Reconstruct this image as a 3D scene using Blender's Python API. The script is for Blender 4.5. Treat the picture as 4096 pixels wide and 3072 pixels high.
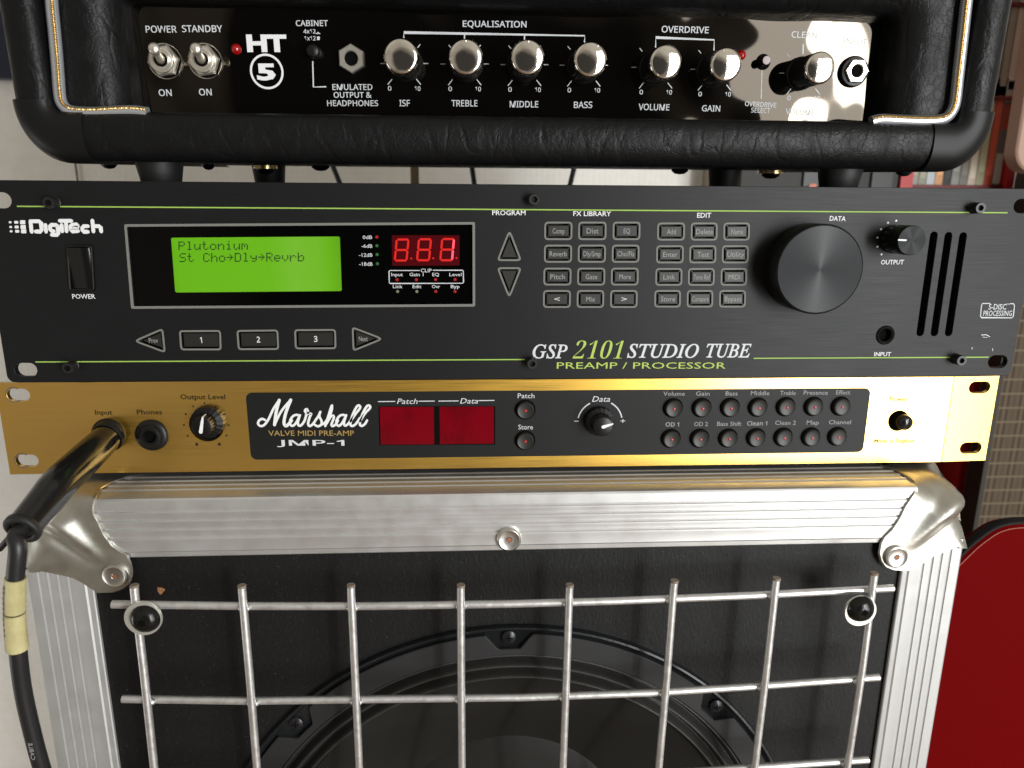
import bpy, bmesh, math, random, os
from mathutils import Vector, Matrix
from mathutils.geometry import tessellate_polygon, delaunay_2d_cdt
random.seed(7)
SC = bpy.context.scene
for o in list(bpy.data.objects): bpy.data.objects.remove(o)
COL = SC.collection
MM = 0.001

# ------------------------------------------------------------------ camera
CX, CY, CZ = 214.3, -338.2, 78.9          # millimetres; x right, y away from the camera, z up
YAW, PIT, ROL, FPX = .0575, .2375, .0066, 2900.0
def _axes():
    f = Vector((math.sin(YAW)*math.cos(PIT), math.cos(YAW)*math.cos(PIT), -math.sin(PIT)))
    r = Vector((math.cos(YAW), -math.sin(YAW), 0)); u = r.cross(f)
    c, s = math.cos(ROL), math.sin(ROL)
    return r*c+u*s, -r*s+u*c, f
RX, UX, FX = _axes()
cam_d = bpy.data.cameras.new('camera'); cam = bpy.data.objects.new('camera', cam_d); COL.objects.link(cam)
cam.matrix_world = Matrix(((RX.x, UX.x, -FX.x, CX*MM), (RX.y, UX.y, -FX.y, CY*MM), (RX.z, UX.z, -FX.z, CZ*MM), (0, 0, 0, 1)))
cam_d.sensor_width = 36; cam_d.lens = 36*FPX/4096; cam_d.clip_start = 0.01; cam_d.clip_end = 50
cam_d.dof.use_dof = True; cam_d.dof.focus_distance = 0.355; cam_d.dof.aperture_fstop = 13
SC.camera = cam

# ------------------------------------------------------------------ light
w = bpy.data.worlds.new('World'); SC.world = w; w.use_nodes = True
nt = w.node_tree; bg = nt.nodes['Background']
tc = nt.nodes.new('ShaderNodeTexCoord'); sep = nt.nodes.new('ShaderNodeSeparateXYZ'); nt.links.new(tc.outputs['Generated'], sep.inputs[0])
ns = nt.nodes.new('ShaderNodeTexNoise'); ns.inputs['Scale'].default_value = 1.6; ns.inputs['Detail'].default_value = 2
nt.links.new(tc.outputs['Generated'], ns.inputs['Vector'])
ad = nt.nodes.new('ShaderNodeMath'); ad.operation = 'MULTIPLY_ADD'; ad.inputs[1].default_value = 0.22; ad.inputs[2].default_value = 0.14
nt.links.new(sep.outputs['Z'], ad.inputs[0])
ad2 = nt.nodes.new('ShaderNodeMath'); ad2.operation = 'MULTIPLY_ADD'; ad2.inputs[1].default_value = 0.9
nt.links.new(ns.outputs['Fac'], ad2.inputs[0]); nt.links.new(ad.outputs[0], ad2.inputs[2])
dk = nt.nodes.new('ShaderNodeMapRange'); dk.inputs[1].default_value = -.985; dk.inputs[2].default_value = -.93; dk.inputs[3].default_value = -.42; dk.inputs[4].default_value = .12
nt.links.new(sep.outputs['Y'], dk.inputs[0])
ad3 = nt.nodes.new('ShaderNodeMath'); ad3.operation = 'ADD'; nt.links.new(ad2.outputs[0], ad3.inputs[0]); nt.links.new(dk.outputs[0], ad3.inputs[1])
rp = nt.nodes.new('ShaderNodeValToRGB'); cr = rp.color_ramp
cr.elements[0].position = 0.30; cr.elements[0].color = (.05, .045, .04, 1)
cr.elements[1].position = 0.95; cr.elements[1].color = (.61, .56, .48, 1)
e = cr.elements.new(0.62); e.color = (.32, .285, .235, 1)
nt.links.new(ad3.outputs[0], rp.inputs[0]); nt.links.new(rp.outputs[0], bg.inputs['Color'])
bg.inputs['Strength'].default_value = 0.80

def area(name, loc, target, sx, sy, power, color):
    l = bpy.data.lights.new(name, 'AREA'); l.shape = 'RECTANGLE'; l.size = sx; l.size_y = sy; l.energy = power; l.color = color
    o = bpy.data.objects.new(name, l); COL.objects.link(o); o.location = loc
    o.rotation_euler = (Vector(target)-Vector(loc)).to_track_quat('-Z', 'Y').to_euler()
    return o
area('window_light', (1.38, -1.6, -.05), (.30, 0, -.05), .95, 1.7, 37, (.985, 1, 1))
area('left_wall_fill', (-1.0, -.10, -.45), (-.45, .64, -.40), .5, .5, 2.6, (.97, 1, 1))  # added fill lamp without a known source, only lifts the left wall
area('window_bright_gap', (1.17, -1.56, .06), (.30, 0, -.02), .12, .85, 10.5, (.985, 1, 1))

SC.view_settings.view_transform = 'Standard'; SC.view_settings.look = 'None'
SC.view_settings.exposure = 0.0; SC.view_settings.gamma = 1.0
SC.cycles.use_denoising = True
SC.cycles.max_bounces = 6

# ------------------------------------------------------------------ helpers
FRAME = (Vector((CX, CY, CZ)), RX, UX, FX)      # camera as seen from the frame that is being built
LEVEL = FRAME
def tilted(pivot, ang):
    m = Matrix.Rotation(-ang, 3, 'X'); return (pivot+m@(Vector((CX, CY, CZ))-pivot), m@RX, m@UX, m@FX)
def at(px, py, Y=0.0):
    """The point on the upright plane y = Y (mm) seen at pixel (px, py) of the 4096 x 3072 photograph."""
    c0, r0, u0, f0 = FRAME
    d = f0+r0*((px-2048)/FPX)-u0*((py-1536)/FPX)
    t = (Y-c0.y)/d.y
    return Vector((c0.x+t*d.x, Y, c0.z+t*d.z))
def ats(pts, Y=0.0): return [(at(x, y, Y).x, at(x, y, Y).z) for x, y in pts]

MATS = {}
def mat(name, color, rough=.5, metal=0., spec=.5, bump=None, noise=None, coat=0., emit=None, rnoise=None, trans=0., aniso=None):
    """bump=(kind, scale(x,y,z), strength_distance_mm); noise=(scale, colour2, low, high); rnoise=(scale(x,y,z), amount)"""
    if name in MATS: return MATS[name]
    m = bpy.data.materials.new(name); m.use_nodes = True; n = m.node_tree.nodes; L = m.node_tree.links
    p = n['Principled BSDF']; p.inputs['Base Color'].default_value = (*color, 1); p.inputs['Roughness'].default_value = rough
    p.inputs['Metallic'].default_value = metal; p.inputs['Specular IOR Level'].default_value = spec
    p.inputs['Coat Weight'].default_value = coat if coat != .55 else 1.; p.inputs['Coat Roughness'].default_value = .05 if coat != .55 else .24
    if coat == .55: p.inputs['Coat IOR'].default_value = 1.95
    p.inputs['Transmission Weight'].default_value = trans
    if emit: p.inputs['Emission Color'].default_value = (*emit[0], 1); p.inputs['Emission Strength'].default_value = emit[1]
    g = n.new('ShaderNodeNewGeometry'); pos = g.outputs['Position']
    def mapped(sc):
        mp = n.new('ShaderNodeMapping'); mp.inputs['Scale'].default_value = sc; L.new(pos, mp.inputs['Vector']); return mp.outputs[0]
    if aniso: p.inputs['Anisotropic'].default_value = aniso
    if noise:
        sc, c2, lo, hi = noise; tx = n.new('ShaderNodeTexNoise'); tx.inputs['Scale'].default_value = 1; tx.inputs['Detail'].default_value = 6
        tx.inputs['Roughness'].default_value = .62
        L.new(mapped(sc if isinstance(sc, tuple) else (sc,)*3), tx.inputs['Vector'])
        r = n.new('ShaderNodeMapRange'); r.inputs[1].default_value = lo; r.inputs[2].default_value = hi; L.new(tx.outputs['Fac'], r.inputs[0])
        mx = n.new('ShaderNodeMix'); mx.data_type = 'RGBA'; mx.inputs[6].default_value = (*color, 1); mx.inputs[7].default_value = (*c2, 1)
        L.new(r.outputs[0], mx.inputs[0]); L.new(mx.outputs[2], p.inputs['Base Color'])
    if rnoise:
        sc, am = rnoise; tx = n.new('ShaderNodeTexNoise'); tx.inputs['Scale'].default_value = 1; tx.inputs['Detail'].default_value = 4
        L.new(mapped(sc), tx.inputs['Vector']); r = n.new('ShaderNodeMapRange'); r.inputs[1].default_value = .3; r.inputs[2].default_value = .7
        r.inputs[3].default_value = max(.02, rough-am); r.inputs[4].default_value = rough+am; L.new(tx.outputs['Fac'], r.inputs[0]); L.new(r.outputs[0], p.inputs['Roughness'])
    if bump:
        hs = None
        for kind, sc, dist in (bump if isinstance(bump, list) else [bump]):
            b = n.new('ShaderNodeBump'); b.inputs['Distance'].default_value = dist*MM; b.inputs['Strength'].default_value = 1
            if kind in ('noise', 'smooth'):
                tx = n.new('ShaderNodeTexNoise'); tx.inputs['Scale'].default_value = 1; tx.inputs['Detail'].default_value = 5 if kind == 'noise' else 0; out = tx.outputs['Fac']
                L.new(mapped(sc), tx.inputs['Vector'])
            elif kind == 'cell':
                tx = n.new('ShaderNodeTexVoronoi'); tx.feature = 'DISTANCE_TO_EDGE'; tx.inputs['Scale'].default_value = 1
                wn = n.new('ShaderNodeTexNoise'); wn.inputs['Scale'].default_value = .8; wn.inputs['Detail'].default_value = 3; mv = mapped(sc); L.new(mv, wn.inputs['Vector'])
                va = n.new('ShaderNodeVectorMath'); va.operation = 'MULTIPLY_ADD'; va.inputs[1].default_value = (1.6,)*3
                L.new(wn.outputs['Color'], va.inputs[0]); L.new(mv, va.inputs[2]); L.new(va.outputs[0], tx.inputs['Vector'])
                rr = n.new('ShaderNodeMapRange'); rr.inputs[2].default_value = .13; L.new(tx.outputs['Distance'], rr.inputs[0]); out = rr.outputs[0]
            elif kind == 'wave':
                tx = n.new('ShaderNodeTexWave'); tx.inputs['Scale'].default_value = 1; tx.bands_direction = 'X'; tx.inputs['Distortion'].default_value = .6; out = tx.outputs['Fac']
                L.new(mapped(sc), tx.inputs['Vector'])
            elif kind == 'wavez':
                tx = n.new('ShaderNodeTexWave'); tx.inputs['Scale'].default_value = 1; tx.bands_direction = 'Z'; tx.inputs['Distortion'].default_value = .6; out = tx.outputs['Fac']
                L.new(mapped(sc), tx.inputs['Vector'])
            L.new(out, b.inputs['Height'])
            if hs: L.new(hs, b.inputs['Normal'])
            hs = b.outputs[0]
        L.new(hs, p.inputs['Normal'])
    MATS[name] = m; return m

def link(name, me, m, parent=None, origin=(0, 0, 0), smooth=35):
    o = bpy.data.objects.new(name, me)
    if m and not me.materials: me.materials.append(m)
    COL.objects.link(o); o.parent = parent
    if smooth and len(me.polygons):
        me.polygons.foreach_set('use_smooth', [True]*len(me.polygons)); me.set_sharp_from_angle(angle=math.radians(smooth))
    return o
ORG = {}
def wp(o):
    p = Vector((0, 0, 0))
    while o: p += Vector(ORG.get(o.name, (0, 0, 0))); o = o.parent
    return p
class MB:
    """collects verts (world mm) and faces; build() makes one object relative to its parent's place"""
    def __init__(s): s.v, s.f = [], []
    def add(s, vs, fs):
        k = len(s.v); s.v += [tuple(v) for v in vs]; s.f += [tuple(i+k for i in f) for f in fs]; return s
    def box(s, x0, x1, y0, y1, z0, z1):
        return s.add([(x, y, z) for x in (x0, x1) for y in (y0, y1) for z in (z0, z1)],
                     [(0, 1, 3, 2), (4, 6, 7, 5), (0, 4, 5, 1), (2, 3, 7, 6), (0, 2, 6, 4), (1, 5, 7, 3)])
    def plate(s, outer, y0, y1, holes=(), back=True, chamfer=0.):
        """upright sheet, outline in (x, z), front at y0, back at y1, with real holes"""
        loops = [list(outer)]+[list(h) for h in holes]
        for i, l in enumerate(loops):
            a = sum(l[j][0]*l[(j+1) % len(l)][1]-l[(j+1) % len(l)][0]*l[j][1] for j in range(len(l)))
            if (a > 0) != (i == 0): l.reverse()
        flat = [p for l in loops for p in l]
        def inset(l, d):
            n = len(l); o = []
            for j in range(n):
                a, b, c = Vector(l[j-1]), Vector(l[j]), Vector(l[(j+1) % n])
                e1 = (b-a); e2 = (c-b)
                if e1.length < 1e-9 or e2.length < 1e-9: o.append(tuple(b)); continue
                e1.normalize(); e2.normalize(); n1 = Vector((-e1.y, e1.x)); n2 = Vector((-e2.y, e2.x)); m = n1+n2
                k = max(.35, m.dot(n1)); o.append(tuple(b+m*(d/k)))
            return o
        front = flat
        if chamfer: front = [p for l in loops for p in inset(l, chamfer)]
        tris = tessellate_polygon([[Vector((x, z, 0)) for x, z in l] for l in (loops if not chamfer else [inset(l, chamfer) for l in loops])])
        N = len(flat); vs = [(x, y0, z) for x, z in front]
        fs = []
        for t in tris:
            a, b, c = [front[i] for i in t]
            fs.append(t if (b[0]-a[0])*(c[1]-a[1])-(c[0]-a[0])*(b[1]-a[1]) > 0 else (t[0], t[2], t[1]))
        if y1 is not None:
            rings = [0]
            if chamfer: vs += [(x, y0+chamfer, z) for x, z in flat]; rings.append(N)
            vs += [(x, y1, z) for x, z in flat]; rings.append(len(vs)-N)
            k = 0
            for l in loops:
                n = len(l)
                for a, b in zip(rings[:-1], rings[1:]):
                    for j in range(n):
                        i0, i1 = k+j, k+(j+1) % n
                        fs.append((a+i1, a+i0, b+i0, b+i1))
                k += n
            if back: fs += [tuple(rings[-1]+i for i in reversed(f)) for f in fs[:len(tris)]]
        return s.add(vs, fs)
    def lathe(s, c, prof, seg=32, axis=(0, 1, 0), flute=None, caps=False):
        """profile [(radius, along axis)] turned round the axis through c; flute=(count, depth, r_min)"""
        ax = Vector(axis).normalized(); u = ax.cross(Vector((0, 0, 1)));
        if u.length < .01: u = Vector((1, 0, 0))
        u.normalize(); v = u.cross(ax); c = Vector(c); vs, fs = [], []
        for r, y in prof:
            for k in range(seg):
                a = 2*math.pi*k/seg; rr = r
                if flute and r >= flute[2]: rr = r-flute[1]*(.5+.5*math.cos(a*flute[0]))
                vs.append(c+ax*y+(u*math.cos(a)+v*math.sin(a))*rr)
        for i in range(len(prof)-1):
            for k in range(seg):
                k2 = (k+1) % seg; fs.append((i*seg+k, i*seg+k2, (i+1)*seg+k2, (i+1)*seg+k))
        if caps and prof[0][0] > 1e-6: fs.append(tuple(reversed(range(seg))))
        if caps and prof[-1][0] > 1e-6: fs.append(tuple((len(prof)-1)*seg+k for k in range(seg)))
        return s.add(vs, fs)
    def tube(s, pts, r, seg=10, caps=True):
        pts = [Vector(p) for p in pts]; n = len(pts); R = r if isinstance(r, (list, tuple)) else [r]*n
        t = [(pts[min(i+1, n-1)]-pts[max(i-1, 0)]).normalized() for i in range(n)]
        u = t[0].cross(Vector((0, 1, 0)));
        if u.length < .1: u = t[0].cross(Vector((1, 0, 0)))
        u.normalize(); vs, fs = [], []
        for i in range(n):
            u = (u-t[i]*u.dot(t[i])).normalized(); v = t[i].cross(u)
            for k in range(seg):
                a = 2*math.pi*k/seg; vs.append(pts[i]+(u*math.cos(a)+v*math.sin(a))*R[i])
        for i in range(n-1):
            for k in range(seg):
                k2 = (k+1) % seg; fs.append((i*seg+k, (i+1)*seg+k, (i+1)*seg+k2, i*seg+k2))
        if caps: fs.append(tuple(range(seg))); fs.append(tuple((n-1)*seg+k for k in reversed(range(seg))))
        return s.add(vs, fs)
    def build(s, name, m, parent=None, smooth=35, place=None, label=None):
        org = wp(parent) if parent else Vector((0, 0, 0))
        if place is not None: org = Vector(place)
        me = bpy.data.meshes.new(name); me.from_pydata([(Vector(v)-org)*MM for v in s.v], [], s.f); me.validate(); me.update()
        o = link(name, me, m, parent, smooth=smooth)
        if place is not None:
            o.location = (org-(wp(parent) if parent else Vector((0, 0, 0))))*MM
        if parent: ORG[o.name] = tuple((org-wp(parent)) if place is not None else (0, 0, 0))
        else: ORG[o.name] = tuple(org if place is not None else (0, 0, 0))
        if label: o['label'] = label
        return o
def tag(o, label, cat, group=None):
    o['label'] = label; o['category'] = cat
    if group: o['group'] = group
    return o
def thing(name, at_mm, label, cat, group=None):
    o = bpy.data.objects.new(name, None); COL.objects.link(o); o.location = Vector(at_mm)*MM; o.empty_display_size = .01
    ORG[o.name] = tuple(at_mm); return tag(o, label, cat, group)

def rrect(x0, x1, z0, z1, r, n=5):
    """rounded rectangle outline"""
    o = []
    for cx, cz, a0 in ((x1-r, z1-r, 0), (x0+r, z1-r, 90), (x0+r, z0+r, 180), (x1-r, z0+r, 270)):
        for k in range(n+1):
            a = math.radians(a0+90*k/n); o.append((cx+r*math.cos(a), cz+r*math.sin(a)))
    return o
def circ(cx, cz, r, n=28, rz=None):
    return [(cx+r*math.cos(2*math.pi*k/n), cz+(rz or r)*math.sin(2*math.pi*k/n)) for k in range(n)]
def rpoly(pts, r, n=4):
    """polygon with rounded corners"""
    o = []; N = len(pts)
    for i in range(N):
        a, b, c = Vector(pts[i-1]), Vector(pts[i]), Vector(pts[(i+1) % N])
        d1 = (a-b).normalized(); d2 = (c-b).normalized(); ang = d1.angle(d2); t = min(r/math.tan(ang/2), (a-b).length*.45, (c-b).length*.45)
        p, q = b+d1*t, b+d2*t
        for k in range(n+1):
            u = k/n; o.append(tuple(p*(1-u)**2+b*2*u*(1-u)+q*u*u))
    return o
def quad(tl, tr, br, bl, Y, r=0, n=4):
    p = ats([bl, br, tr, tl], Y); return rpoly(p, r, n) if r else p
def catmull(pts, k=6):
    o = []; P = [Vector(p) for p in pts]; n = len(P)
    for i in range(n-1):
        a, b, c, d = P[max(i-1, 0)], P[i], P[i+1], P[min(i+2, n-1)]
        for j in range(k):
            t = j/k; o.append(.5*((2*b)+(c-a)*t+(2*a-5*b+4*c-d)*t*t+(3*b-a-3*c+d)*t**3))
    o.append(P[-1]); return o
def ribbon(mb, pts, wd, Y, capn=5):
    """flat painted stroke of width wd along (x, z) points, round ended"""
    P = [Vector((p[0], p[1])) for p in pts]; n = len(P); L, Rr = [], []; W = wd if isinstance(wd, list) else [wd]*n
    for i in range(n):
        t = (P[min(i+1, n-1)]-P[max(i-1, 0)]);
        if t.length < 1e-9: t = Vector((1, 0))
        t.normalize(); nn = Vector((-t.y, t.x))
        k = 1.
        if 0 < i < n-1:
            e1 = (P[i]-P[i-1]).normalized(); k = 1/max(.5, abs(t.dot(e1)))
        L.append(P[i]+nn*W[i]/2*k); Rr.append(P[i]-nn*W[i]/2*k)
    vs = [(p.x, Y, p.y) for p in L]+[(p.x, Y, p.y) for p in Rr]
    fs = [(i, n+i, n+i+1, i+1) for i in range(n-1)]
    for end, sgn in ((0, -1), (n-1, 1)):
        t = (P[1]-P[0]) if end == 0 else (P[-1]-P[-2]); t = t.normalized()*sgn; nn = Vector((-t.y, t.x)); c = P[end]; b = len(vs)
        arc = [c+(nn*math.cos(math.pi*k/capn)+t*math.sin(math.pi*k/capn))*W[end]/2 for k in range(capn+1)]
        vs += [(p.x, Y, p.y) for p in arc]; fs.append(tuple(b+k for k in reversed(range(capn+1))))
    return mb.add(vs, fs)

# fonts: the ones shipped with Blender, else its built-in face
def _font(fn):
    for base in (bpy.utils.system_resource('DATAFILES', path='fonts'), os.path.join(bpy.utils.resource_path('LOCAL'), 'datafiles', 'fonts')):
        try:
            p = os.path.join(base, fn)
            if os.path.exists(p): return bpy.data.fonts.load(p)
        except Exception: pass
    return None
SANS, SERIF = None, _font('NotoSansMath-Regular.woff2')
HUM = SERIF
def _glyphs(s, font, bold, shear):
    c = bpy.data.curves.new('t', 'FONT'); c.body = s; c.offset = bold; c.shear = shear; c.resolution_u = 2; c.fill_mode = 'FRONT'
    if font: c.font = font
    o = bpy.data.objects.new('t', c); COL.objects.link(o); dg = bpy.context.evaluated_depsgraph_get()
    me = bpy.data.meshes.new_from_object(o.evaluated_get(dg)); vs = [tuple(v.co) for v in me.vertices]; fs = [tuple(p.vertices) for p in me.polygons]
    bpy.data.objects.remove(o); bpy.data.curves.remove(c); bpy.data.meshes.remove(me); return vs, fs
_cap = {}
def text(s, x0, x1, yc, h, Y, m, parent, font=None, bold=.004, shear=0., yc2=None, capfrom='H', name='lettering', mb=None, turn=0):
    """lettering whose left and right ends sit at pixels x0 and x1, capitals h pixels tall centred on row yc (yc2 at the right end)"""
    key = (font.name if font else '', bold, capfrom)
    if key not in _cap: _cap[key] = max(v[1] for v in _glyphs(capfrom, font, bold, 0)[0])
    cap = _cap[key]; vs, fs = _glyphs(s, font, bold, shear)
    a = min(v[0] for v in vs); b = max(v[0] for v in vs); yc2 = yc if yc2 is None else yc2
    BL = at(x0, yc+h/2, Y); BR = at(x1, yc2+h/2, Y); TL = at(x0, yc-h/2, Y); out = []
    up = (TL.z-BL.z)/cap
    for x, y, z in vs:
        t = (x-a)/(b-a); out.append((BL.x+(BR.x-BL.x)*t, Y, BL.z+(BR.z-BL.z)*t+y*up))
    f2 = []
    for f in fs:
        nrm = (Vector(vs[f[1]])-Vector(vs[f[0]])).cross(Vector(vs[f[2]])-Vector(vs[f[1]])).z
        f2.append(f if nrm > 0 else tuple(reversed(f)))
    if mb is not None: mb.add(out, f2); return
    return MB().add(out, f2).build(name, m, parent, smooth=0)

# ------------------------------------------------------------------ materials
tolex = mat('black_leather_grain', (.006, .0063, .0066), .42, bump=[('cell', (75, 75, 30), .15), ('cell', (330, 330, 330), .05), ('noise', (1500, 1500, 1500), .02)], spec=.18, rnoise=((120, 120, 120), .1))
moulded = mat('moulded_black_plastic', (.0065, .0067, .007), .42, spec=.22, bump=('noise', (1500, 1500, 1500), .02))
glossblk = mat('gloss_black_panel', (.0012, .0012, .0013), .03, spec=.55, bump=[('smooth', (33, 33, 27), 1.9)])
glossblk.node_tree.nodes['Principled BSDF'].inputs['Specular Tint'].default_value = (1, .86, .70, 1)
white_ink = mat('white_print', (.62, .64, .66), .5, spec=.12)
dim_ink = mat('grey_print', (.30, .31, .31), .5, spec=.12)
white2 = mat('bright_white_print', (.78, .79, .80), .45, spec=.12)
chrome = mat('chrome_cap', (.93, .89, .82), .07, 1., bump=('noise', (260, 260, 260), .05))
nickel = mat('nickel', (.80, .76, .68), .3, .85)
blackpl = mat('black_plastic', (.006, .006, .006), .38, spec=.35)
knobside = mat('knurled_black_plastic', (.006, .006, .0055), .35, spec=.3)
hole = mat('hole_black', (.002, .002, .002), .9, spec=.1)
anod = mat('brushed_charcoal_anodised', (.0064, .0066, .0073), .46, .0, spec=.24, bump=[('noise', (60, 60, 5200), .008)], rnoise=((40, 40, 3000), .045), noise=((50, 50, 3500), (.0090, .0092, .0100), .35, .7))
gold = mat('brushed_gold', (.90, .52, .058), .34, 1., coat=.55, bump=[('noise', (45, 60, 6000), .012)], rnoise=((30, 30, 2500), .07), noise=((20, 20, 1600), (.92, .55, .072), .35, .7))
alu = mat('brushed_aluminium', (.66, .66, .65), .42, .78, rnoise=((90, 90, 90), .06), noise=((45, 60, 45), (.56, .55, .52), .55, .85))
steel = mat('zinc_steel', (.55, .54, .49), .43, 1., bump=[('noise', (130, 130, 130), .03)], rnoise=((140, 140, 140), .06), noise=((55, 55, 55), (.52, .50, .43), .45, .8))
wire = mat('galvanised_wire', (.72, .72, .71), .40, .82, rnoise=((300, 300, 300), .08), bump=('noise', (420, 420, 420), .05), noise=((160, 160, 160), (.55, .54, .52), .5, .75))
rust = mat('rusty_cut_end', (.24, .19, .15), .7, .3)
rivetm = mat('rivet_steel', (.66, .65, .61), .34, 1., bump=('noise', (300, 300, 300), .05))
brown = mat('rusty_pin', (.28, .12, .06), .6, .2)
baffle_m = mat('black_textured_paint', (.0045, .0045, .0047), .55, spec=.3, bump=[('noise', (800, 800, 330), .16), ('noise', (160, 160, 60), .12)], noise=(2600, (.30, .30, .30), 0.67, .705))
green_ink = mat('green_print', (.32, .50, .10), .5, spec=.12)
lime_ink = mat('lime_print', (.42, .55, .12), .5, spec=.12)
grey_line = mat('warm_grey_print', (.19, .19, .175), .45, spec=.12)
lcd = mat('green_backlit_display', (.05, .15, .004), .3, spec=.3, emit=((.17, .62, .006), .46), noise=((9, 9, 9), (.07, .18, .01), .4, .8))
lcd_ink = mat('dark_display_pixel', (.012, .05, .006), .4)
seg_bg = mat('display_dark_red', (.02, .001, .002), .25, spec=.2, emit=((.14, .001, .004), .38))
seg_dim = mat('display_unlit_segment', (.2, .005, .005), .3, emit=((.72, .015, .008), .80))
seg_on = mat('display_lit_segment', (.5, .05, .06), .3, emit=((1, .06, .11), 1.5))
redwin = mat('red_filter_window', (.165, .001, .006), .14, spec=.35, noise=((70, 70, 45), (.10, .001, .003), .45, .75))
led_red = mat('red_lamp', (.25, .004, .004), .18, spec=.7, coat=.5, emit=((.5, .0, .0), .12))
led_red2 = mat('small_red_lamp', (.35, .01, .012), .3, emit=((.8, .02, .02), .10))
led_green = mat('green_lamp', (.03, .14, .04), .3)
led_pale = mat('pale_lamp', (.18, .22, .14), .3)
goldink = mat('gold_print', (.36, .24, .08), .45, spec=.12)
blackink = mat('black_print', (.035, .025, .010), .5, spec=.12)
oliveink = mat('olive_print', (.10, .08, .015), .5, spec=.12)
inset_m = mat('charcoal_screen_print', (.0095, .0100, .0100), .50, spec=.24, bump=('noise', (900, 900, 900), .02))
rubber = mat('black_rubber', (.012, .012, .012), .55, bump=('noise', (120, 120, 120), .3))
pipe_gold = mat('gold_thread', (.82, .62, .30), .3, 1.)
pipe_clear = mat('clear_silver_piping', (.50, .52, .56), .18, .6, coat=.5)
cablem = mat('black_cable_sheath', (.012, .012, .013), .42, bump=('noise', (500, 500, 500), .05))
tape = mat('yellowed_tape', (.52, .47, .24), .5, noise=((120, 120, 60), (.38, .33, .15), .45, .75), bump=('noise', (260, 260, 120), .12))
tapedark = mat('tape_ink', (.10, .085, .05), .6)

_n = lcd.node_tree.nodes; _L = lcd.node_tree.links; _p = _n['Principled BSDF']
_g = _n.new('ShaderNodeNewGeometry'); _s = _n.new('ShaderNodeSeparateXYZ'); _L.new(_g.outputs['Position'], _s.inputs[0])
_r = _n.new('ShaderNodeValToRGB'); _m = _n.new('ShaderNodeMapRange'); _m.inputs[1].default_value = .0795; _m.inputs[2].default_value = .158; _L.new(_s.outputs['X'], _m.inputs[0])
_e = _r.color_ramp.elements; _e[0].position = 0; _e[0].color = (.15, .55, .004, 1); _e[1].position = 1; _e[1].color = (.10, .36, .004, 1)
for _q, _c in ((.04, (.17, .62, .006, 1)), (.55, (.18, .63, .010, 1)), (.70, (.26, .68, .05, 1)), (.84, (.23, .65, .035, 1)), (.90, (.17, .60, .008, 1))):
    _x = _e.new(_q); _x.color = _c
_L.new(_m.outputs[0], _r.inputs[0]); _L.new(_r.outputs[0], _p.inputs['Emission Color'])

# ------------------------------------------------------------------ setting
wallm = mat('woven_wallpaper', (.86, .84, .79), .75, bump=[('wave', (42, 42, 42), .16), ('wavez', (42, 42, 42), .16)], noise=((60, 60, 60), (.80, .77, .71), .35, .75))
def struct(name, mb, m): o = mb.build(name, m, None, smooth=0); o['kind'] = 'structure'; return o
WY = 640
struct('wall', MB().box(-1500, 1900, WY, WY+60, -900, 1500), wallm)
floorm = mat('floor_boards', (.22, .14, .08), .5, noise=((3, 40, 3), (.15, .09, .05), .3, .7))
struct('floor', MB().box(-1500, 1900, -1500, WY, -920, -900), floorm)

# ------------------------------------------------------------------ 1  the guitar amplifier head (on top)
AMP = thing('guitar_amplifier_head', (238, 90, 97), 'black leather-covered amplifier head with chrome knobs on top of the stack', 'amplifier')
PIV, TILT = Vector((238, 10, 104)), math.radians(2.6)      # the head leans forward a little
FRAME = tilted(PIV, TILT)
# shell section: o = outward from the inner edge, y = depth
T = 17.0
def shell_section(grow=0.):
    s = [(0, 30), (0, 5.5), (.7, 2.6), (2.6, .9), (5, .2)]
    s += [(T-9+9*math.sin(a), 9-9*math.cos(a)) for a in [math.radians(k) for k in (0, 12, 25, 38, 52, 66, 80, 90)]]
    s += [(T, 60), (T, 195)]
    return [(o+grow if o > 3 else o, y-(grow if y < 9 else 0)) for o, y in s]
IN_L, IN_R, IN_B = at(0, 250, 0).x+T, at(4040, 250, 0).x-T, at(2000, 463, 0).z
TB_ = 20.8/T     # the bottom board is thicker than the sides
RC = 3.0; IN_T = 250.
def shell_path(zl=230., zr=230.):
    """points (x, z, outward x, outward z) down the left, along the bottom, up the right"""
    p = []
    for z in (IN_T-RC-6, 220, 200, 170, 150, IN_B+RC+8): p.append((IN_L, z, -1, 0))
    for k in range(13):
        a = math.radians(180+90*k/12); p.append((IN_L+RC+RC*math.cos(a), IN_B+RC+RC*math.sin(a), math.cos(a), math.sin(a)))
    for k in range(1, 20): p.append((IN_L+RC+(IN_R-IN_L-2*RC)*k/20, IN_B, 0, -1))
    for k in range(13):
        a = math.radians(270+90*k/12); p.append((IN_R-RC+RC*math.cos(a), IN_B+RC+RC*math.sin(a), math.cos(a), math.sin(a)))
    for z in (IN_B+RC+8, 150, 170, 200, 220, IN_T-RC-6): p.append((IN_R, z, 1, 0))
    for k in range(13):
        a = math.radians(90*k/12); p.append((IN_R-RC+RC*math.cos(a), IN_T-RC+RC*math.sin(a), math.cos(a), math.sin(a)))
    for k in range(1, 20): p.append((IN_R-RC-(IN_R-IN_L-2*RC)*k/20, IN_T, 0, 1))
    for k in range(13):
        a = math.radians(90+90*k/12); p.append((IN_L+RC+RC*math.cos(a), IN_T-RC+RC*math.sin(a), math.cos(a), math.sin(a)))
    p.append(p[0])
    return p
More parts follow.
